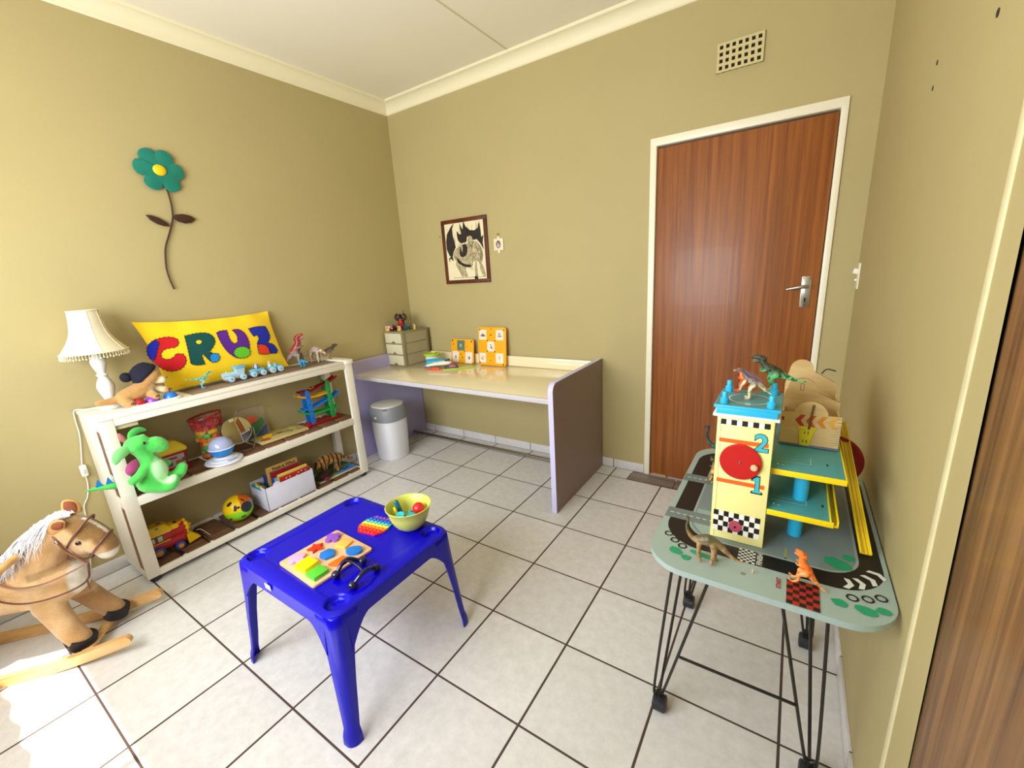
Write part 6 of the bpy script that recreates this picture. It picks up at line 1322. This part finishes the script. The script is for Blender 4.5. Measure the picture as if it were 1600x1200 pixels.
loose('yellow_stick', 'thin bright yellow stick leaning inside the bowl beside the cyan cup', 'toy piece', lambda b: b.tube([(0, 0, 0), (0, 0, .045)], .006, P('stick_yellow', 'f2e01c', .35), 12, round_ends=True), (.086, -1.592, ZK+.042), (.15, -.2, 0))
loose('teal_cylinder', 'teal cylinder lying across the bottom of the bowl', 'toy piece', lambda b: b.tube([(-.022, 0, 0), (.022, 0, 0)], .014, P('cyl_teal', '0b7d7c', .4), 20), (.128, -1.573, ZK+.046), (0, .1, .9))
loose('teal_plug', 'teal flared plug at the right side of the bowl under the red ball', 'toy piece', lambda b: b.lathe([(.010, 0), (.012, .014), (.020, .022), (.020, .026), (.0001, .027)], TQ, 22), (.148, -1.580, ZK+.048), (.5, .5, 0))
loose('teal_block', 'small teal knob in the middle of the bowl', 'toy piece', lambda b: b.ell((0, 0, 0), (.011, .011, .010), P('knob_teal', '2aa3a6', .4)), (.108, -1.552, ZK+.052), (0, 0, 0))

t = thing('hand_massager', 'dark navy four-legged hand massager lying on the blue table beside the puzzle', 'massager', (.165, -1.860, ZK))
NB = P('massager_navy', '0c0a3c', .2, coat=.4); r_ = .0145; legs_ = [(-.046, -.040), (-.026, .050), (.046, -.044), (.044, .050)]
b = MB(); b.tube(catmull([(-.052, -.002, .038), (-.02, 0, .050), (.02, 0, .048), (.046, .0, .036)], 5), .0042, P('massager_dark', '0a0828', .3), 10, up=(0, 0, 1)); b.build('bridge', t)
for s_, (p0, p1) in ((-1, (legs_[0], legs_[1])), (1, (legs_[2], legs_[3]))):
    b = MB(); xm = (p0[0]+p1[0])/2+s_*.010; b.tube(catmull([(p0[0], p0[1], r_), (xm, p0[1]*.4, .036), (xm, 0, .040), (xm, p1[1]*.4, .036), (p1[0], p1[1], r_)], 5), catmull1([.006, .0075, .009, .0075, .006], 5), NB, 12); b.build('arm', t)
for x, y in legs_: b = MB(); b.ell((x, y, r_), (r_, r_, r_), NB, u=22, v=14); b.build('ball_foot', t)

# ============================================================ dinosaurs on the toy table
ZC = ZB+.0022
dino('dinosaur_figure', 'brown long-necked dinosaur at the front left of the toy table', 'sauropod', .112, (1.178, -1.545, ZC), PI, ('5a5636', 'b08a5c', '7a6a44'), cat='toy dinosaur')
dino('dinosaur_figure', 'orange upright tyrannosaur in front of the garage beside the red chequered square', 'theropod', .085, (1.355, -1.528, ZC), PI-.1, ('ee7a24', 'f3a35c', 'dc5a14'), pitch=.62)
dino('dinosaur_figure', 'yellow and dark green tyrannosaur half hidden behind the left side of the garage tower', 'theropod', .100, (1.122, -1.12, ZC), -PI/2-.7, ('3c4a1e', 'd8a850', '28351a'), pitch=.55)
dino('dinosaur_figure', 'dark teal dinosaur at the far left corner of the toy table', 'sauropod', .145, (1.145, -.965, ZC), PI, ('1f3a3c', '2f5a4e', '14282c'))
dino('dinosaur_figure', 'small bright orange raptor on the garage tower roof, behind the purple one', 'theropod', .068, (1.192, -1.312, 1.0373), PI+.15, ('f07a1e', 'd8552a', 'a8381c'), pitch=.62)
dino('dinosaur_figure', 'purple-grey and cream ridged dinosaur on the garage tower roof', 'sailback', .090, (1.222, -1.352, 1.0373), PI+.12, ('6a5a64', 'd9cf9c', '8a7a84'), pitch=.25, ridge='6b5766')
dino('dinosaur_figure', 'large dark green and mint tyrannosaur reaching over the garage tower roof', 'theropod', .150, (1.262, -1.185, .8785), PI+.05, ('39402c', '7fcf8c', '1f2a1c'), up_head=.02) if False else None
t_ = dino('dinosaur_figure', 'large dark green and mint dinosaur with yellow snout behind the garage tower', 'theropod', .112, (1.268, -1.268, 1.0373), PI+.10, ('3a3e2c', '6fc883', '1c241a'), pitch=.15)
b = MB(); b.cyl((0, 0, 0), (0, 0, .011), .0017, P('splinter', 'd8b48a', .6), n=8); tag(b.build('wood_peg', loc=(1.2765, -1.537, ZB+.001)), 'tiny loose wooden peg standing at the front edge of the toy table', 'peg')

# ============================================================ rocking horse
HD = Vector((.62, .785, 0)).normalized(); HN = Vector((HD.y, -HD.x, 0)); HC_ = Vector((-.927, -2.207, 0))
t = thing('rocking_horse', 'tan plush rocking horse with a white mane on wooden rockers at the left edge', 'rocking horse', tuple(HC_+HD*-.30))
rzh = math.atan2(HD.y, HD.x); t.rotation_euler = (0, 0, rzh)
# local axes: x forward, y to the horse's left (towards the wall), z up; the origin is .30 behind the rocker tips
def H(a, off, z): return Vector((a+.30, -off, z))
PLH = mat('horse_plush', 'ffffff', .95, attr=True, bump=1.0, bscale=300, var=.08, vscale=40, sheen=.35, spec=.1)
def hcol(p):
    a = p.x-.30; off = -p.y; z = p.z; c = mixc('e4bd8a', 'cda06a', .5+1.2*mn.noise(p*16))
    # face: darker brown top of the head and nose, white blaze, pale muzzle
    if a > -.13 and z > .36:
        k = (z-.375-(-.0-a)*1.05)/.03+abs(off)*-14+mn.noise(p*30)
        c = mixc(c, '94703f', k-.2)
        if abs(off) < .010 and a > -.07 and z > .47: c = hx('e8dcc8')
        if z < .395+(.02*math.sin(a*60)) and a > -.07: c = mixc(c, 'f0d0a4', 1)
    if a > -.165 and z < .405 and z > .19 and abs(off) < .066 and a+.160 > 0: 
        c = mixc(c, 'e9e0cc', (a+.152)/.010)
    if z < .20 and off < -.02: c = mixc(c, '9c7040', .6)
    if z < .40 and z > .37 and a < -.12 and a > -.25: c = mixc(c, '8c6434', .4)
    return c
soft('body', [
    [(H(-.62, 0, .36), .085), (H(-.50, 0, .335), .105), (H(-.36, 0, .325), .100), (H(-.245, 0, .315), .098), (H(-.195, 0, .31), .085)],
    [(H(-.26, 0, .36), .085), (H(-.225, 0, .43), .072), (H(-.185, 0, .50), .058), (H(-.150, 0, .545), .045)],
    [(H(-.135, 0, .53), .050), (H(-.095, 0, .505), .058), (H(-.055, 0, .458), .054), (H(-.030, 0, .418), .044), (H(-.028, 0, .400), .038)], ('e', H(-.105, 0, .498), (.064, .056, .066)), ('e', H(-.100, 0, .440), (.040, .044, .040)),
    [(H(-.225, .060, .25), .050), (H(-.205, .066, .18), .042), (H(-.185, .068, .11), .039), (H(-.165, .068, .070), .038)], [(H(-.215, -.060, .25), .050), (H(-.180, -.070, .18), .042), (H(-.145, -.072, .12), .040), (H(-.115, -.072, .080), .039)],
    [(H(-.58, .065, .27), .055), (H(-.61, .070, .18), .042), (H(-.63, .070, .11), .034), (H(-.64, .070, .075), .032)], [(H(-.58, -.065, .27), .055), (H(-.61, -.070, .18), .042), (H(-.63, -.070, .11), .034), (H(-.64, -.070, .075), .032)]], PLH, hcol, t, .0075, 5)
HF = mat('hoof_black', '16110f', .7)
for a, off, z, tl in ((-.160, .068, .060, .35), (-.110, -.072, .070, .35), (-.642, .070, .065, .1), (-.642, -.070, .065, .1)):
    b = MB(Matrix.Translation(H(a, off, z)) @ Matrix.Rotation(tl, 4, 'Y')); b.lathe([(.035, -.028), (.041, -.024), (.043, .016), (.042, .021), (.0001, .019)], HF, 26); b.build('hoof', t)
ER = mat('ear_brown', '8a4a2c', .9, bump=.5, bscale=200); ET = mat('ear_tan', 'cf9a5e', .95, bump=.6, bscale=250)
for off, s_ in ((.036, 1), (-.036, -1)):
    b = MB(); base, tip = (H(-.150, off, .528), H(-.098, off*1.35, .575)) if s_ > 0 else (H(-.105, off, .560), H(-.140, off*1.3, .622)); mid = (base+tip)/2+Vector((0, 0, .008)); P_ = catmull([base, mid, tip], 6); n_ = len(P_)
    b.tube(P_, [.027*math.sin(PI*(.22+.74*i/(n_-1))) for i in range(n_)], ET, 14, flat=.55, up=(.45, -.85, .25)); e = b.build('ear', t)
    b = MB(); nrm = Vector((.45, -.85, .25)).normalized(); P2 = [p+nrm*.012 for p in P_[2:-2]]; b.tube(P2, [.018*math.sin(PI*(.15+.8*i/(len(P2)-1))) for i in range(len(P2))], ER, 12, flat=.35, up=tuple(nrm)); b.build('inner_ear', e)
for off in (.053, -.053): b = MB(); b.ell(H(-.078, off, .476), (.010, .006, .009), P('eye_black', '0d0a0a', .08, coat=.6), u=16, v=10); b.build('eye', t)
# mane: long pale hairs over the neck
b = MB(); rn = random.Random(5); mm = [mat('mane_%d' % i, c, .6, sheen=.4) for i, c in enumerate(('eeeaf0', 'dfe0ea', 'f4efe6'))]
for i in range(1500):
    s_ = rn.random(); a = -.105-.265*s_+rn.uniform(-.01, .01); zt_ = .572+.012*math.sin(s_*6)-.175*s_**1.15; r_ = .045+.025*s_; th = rn.uniform(-1.15, 1.0)
    p0 = H(a, r_*math.sin(th)*.5, zt_+.006*math.cos(th)); side_ = math.sin(th)
    L = rn.uniform(.06, .13); q = [p0, p0+Vector((-.020-.012*rn.random(), -side_*.035, .012*rn.random()+.004)), p0+Vector((-.045-.03*rn.random(), -side_*.060, -L*.45)), p0+Vector((-.055-.04*rn.random(), -side_*.070, -L))]
    b.tube(catmull(q, 3), [.0011, .0013, .0013, .0013, .0013, .0012, .0011, .0009, .0006, .0004][:len(catmull(q, 3))], rn.choice(mm), 4)
b.build('mane', t)
b = MB()
for i in range(160):
    p0 = H(-.695, rn.uniform(-.02, .02), .40); q = [p0, p0+Vector((-.04, rn.uniform(-.03, .03), .0)), p0+Vector((-.07+rn.uniform(-.02, .02), rn.uniform(-.05, .05), -.12)), p0+Vector((-.07+rn.uniform(-.03, .02), rn.uniform(-.06, .06), -.24))]; b.tube(catmull(q, 3), .0022, rn.choice(mm), 4)
b.build('tail', t)
# bridle and reins
LE = mat('bridle_leather', '6b3f33', .5); LE2 = mat('bridle_leather_light', '8f6250', .5)
def strap(pts, w=.0065, m=LE, name='strap', closed=False): b = MB(); b.tube(catmull(pts, 6) if not closed else pts, w, m, 8, closed=closed, flat=.45); return b.build(name, t)
def loop(ca, cz, ra, rb, tilt, off=0, n=28, w=.006, m=LE, name='strap'):
    # a ring around the head: ra across, rb along the tilted direction
    pts = []
    for k in range(n):
        q = 2*PI*k/n; d = math.cos(q)*rb; pts.append(H(ca+d*math.cos(tilt), math.sin(q)*ra, cz+d*math.sin(tilt)))
    b = MB(); b.tube(pts, w, m, 8, closed=True); return b.build(name, t)
loop(-.040, .430, .0505, .058, math.radians(50), w=.0042, name='noseband'); loop(-.090, .500, .0575, .071, math.radians(50), w=.0042, name='browband')
loop(-.128, .470, .054, .096, math.radians(112), w=.0045, name='headstall', m=LE2)
for s_ in (1, -1):
    strap([H(-.137, .056*s_, .500), H(-.118, .060*s_, .455), H(-.088, .056*s_, .410), H(-.074, .050*s_, .385)], .0055, LE2, 'cheek_strap')
    b = MB(); b.ell(H(-.137, .060*s_, .500), (.006, .003, .006), mat('brass_stud', 'd8d4cc', .2, metal=1), u=12, v=8); b.build('stud', t)
    strap([H(-.072, .050*s_, .385), H(-.12, .075*s_, .372), H(-.19, .102*s_, .362), H(-.26, .110*s_, .372), H(-.315, .095*s_, .40), H(-.33, .070*s_, .435)], .0055, LE2, 'rein')
b = MB(); pts = [H(-.072, .050, .380), H(-.078, .050, .350), H(-.085, .055, .320), H(-.11, .080, .305), H(-.18, .108, .300), H(-.26, .114, .308), H(-.33, .108, .345), H(-.36, .09, .40)]; b.tube(catmull(pts, 6), .0058, LE, 8, flat=.5); b.build('chest_strap', t)
b = MB(); b.tube(catmull([H(-.086, .058, .322), H(-.090, .056, .300), H(-.094, .052, .270)], 4), .003, LE, 6); b.build('strap_end', t)
HW = wood('handle_beech', 'b98a4c', 'dcb475', (3, 14, 14), .45)
b = MB(); b.tube([H(-.262, -.155, .462), H(-.250, 0, .482), H(-.262, .165, .470)], .0135, HW, 18, round_ends=True); b.build('handle_bar', t)
b = MB(); SD = mat('saddle_brown', '4a3228', .7, bump=.2)
b.quadgrid(lambda u, v: H(-.56+.18*v, .112*math.sin((u-.5)*2.4), .335+.112*math.cos((u-.5)*2.4)+.008*abs(v-.5)*2), 20, 8, SD); b.quadgrid(lambda u, v: H(-.56+.18*v, .104*math.sin((u-.5)*2.4), .332+.104*math.cos((u-.5)*2.4)), 20, 8, SD); b.build('saddle', t)
RW = wood('rocker_pine', 'c08c4c', 'e8bc7e', (3, 14, 14), .45, .03, .1)
for off in (.138, -.138):
    b = MB(); sec = []; n_ = 30
    for i in range(n_+1):
        s_ = i/n_; a = -.80+.81*s_; u = (s_-.5)*2; z = .040*abs(u)**2.4; hh = .042
        sec.append([H(a, off-.011, z), H(a, off+.011, z), H(a, off+.011, z+hh), H(a, off-.011, z+hh)])
    b.rings(sec, RW); 
    for a, z in ((-.80, .040), (.010, .040)): b.cyl(H(a, off-.0108, z+.021), H(a, off+.0108, z+.021), .021, RW, n=24)
    b.build('rocker', t)
for a in (-.135, -.66):
    b = MB(); b.box(H(a, 0, .036 if a > -.3 else .034), (.032, .254, .016), RW, .003); b.build('cross_bar', t)
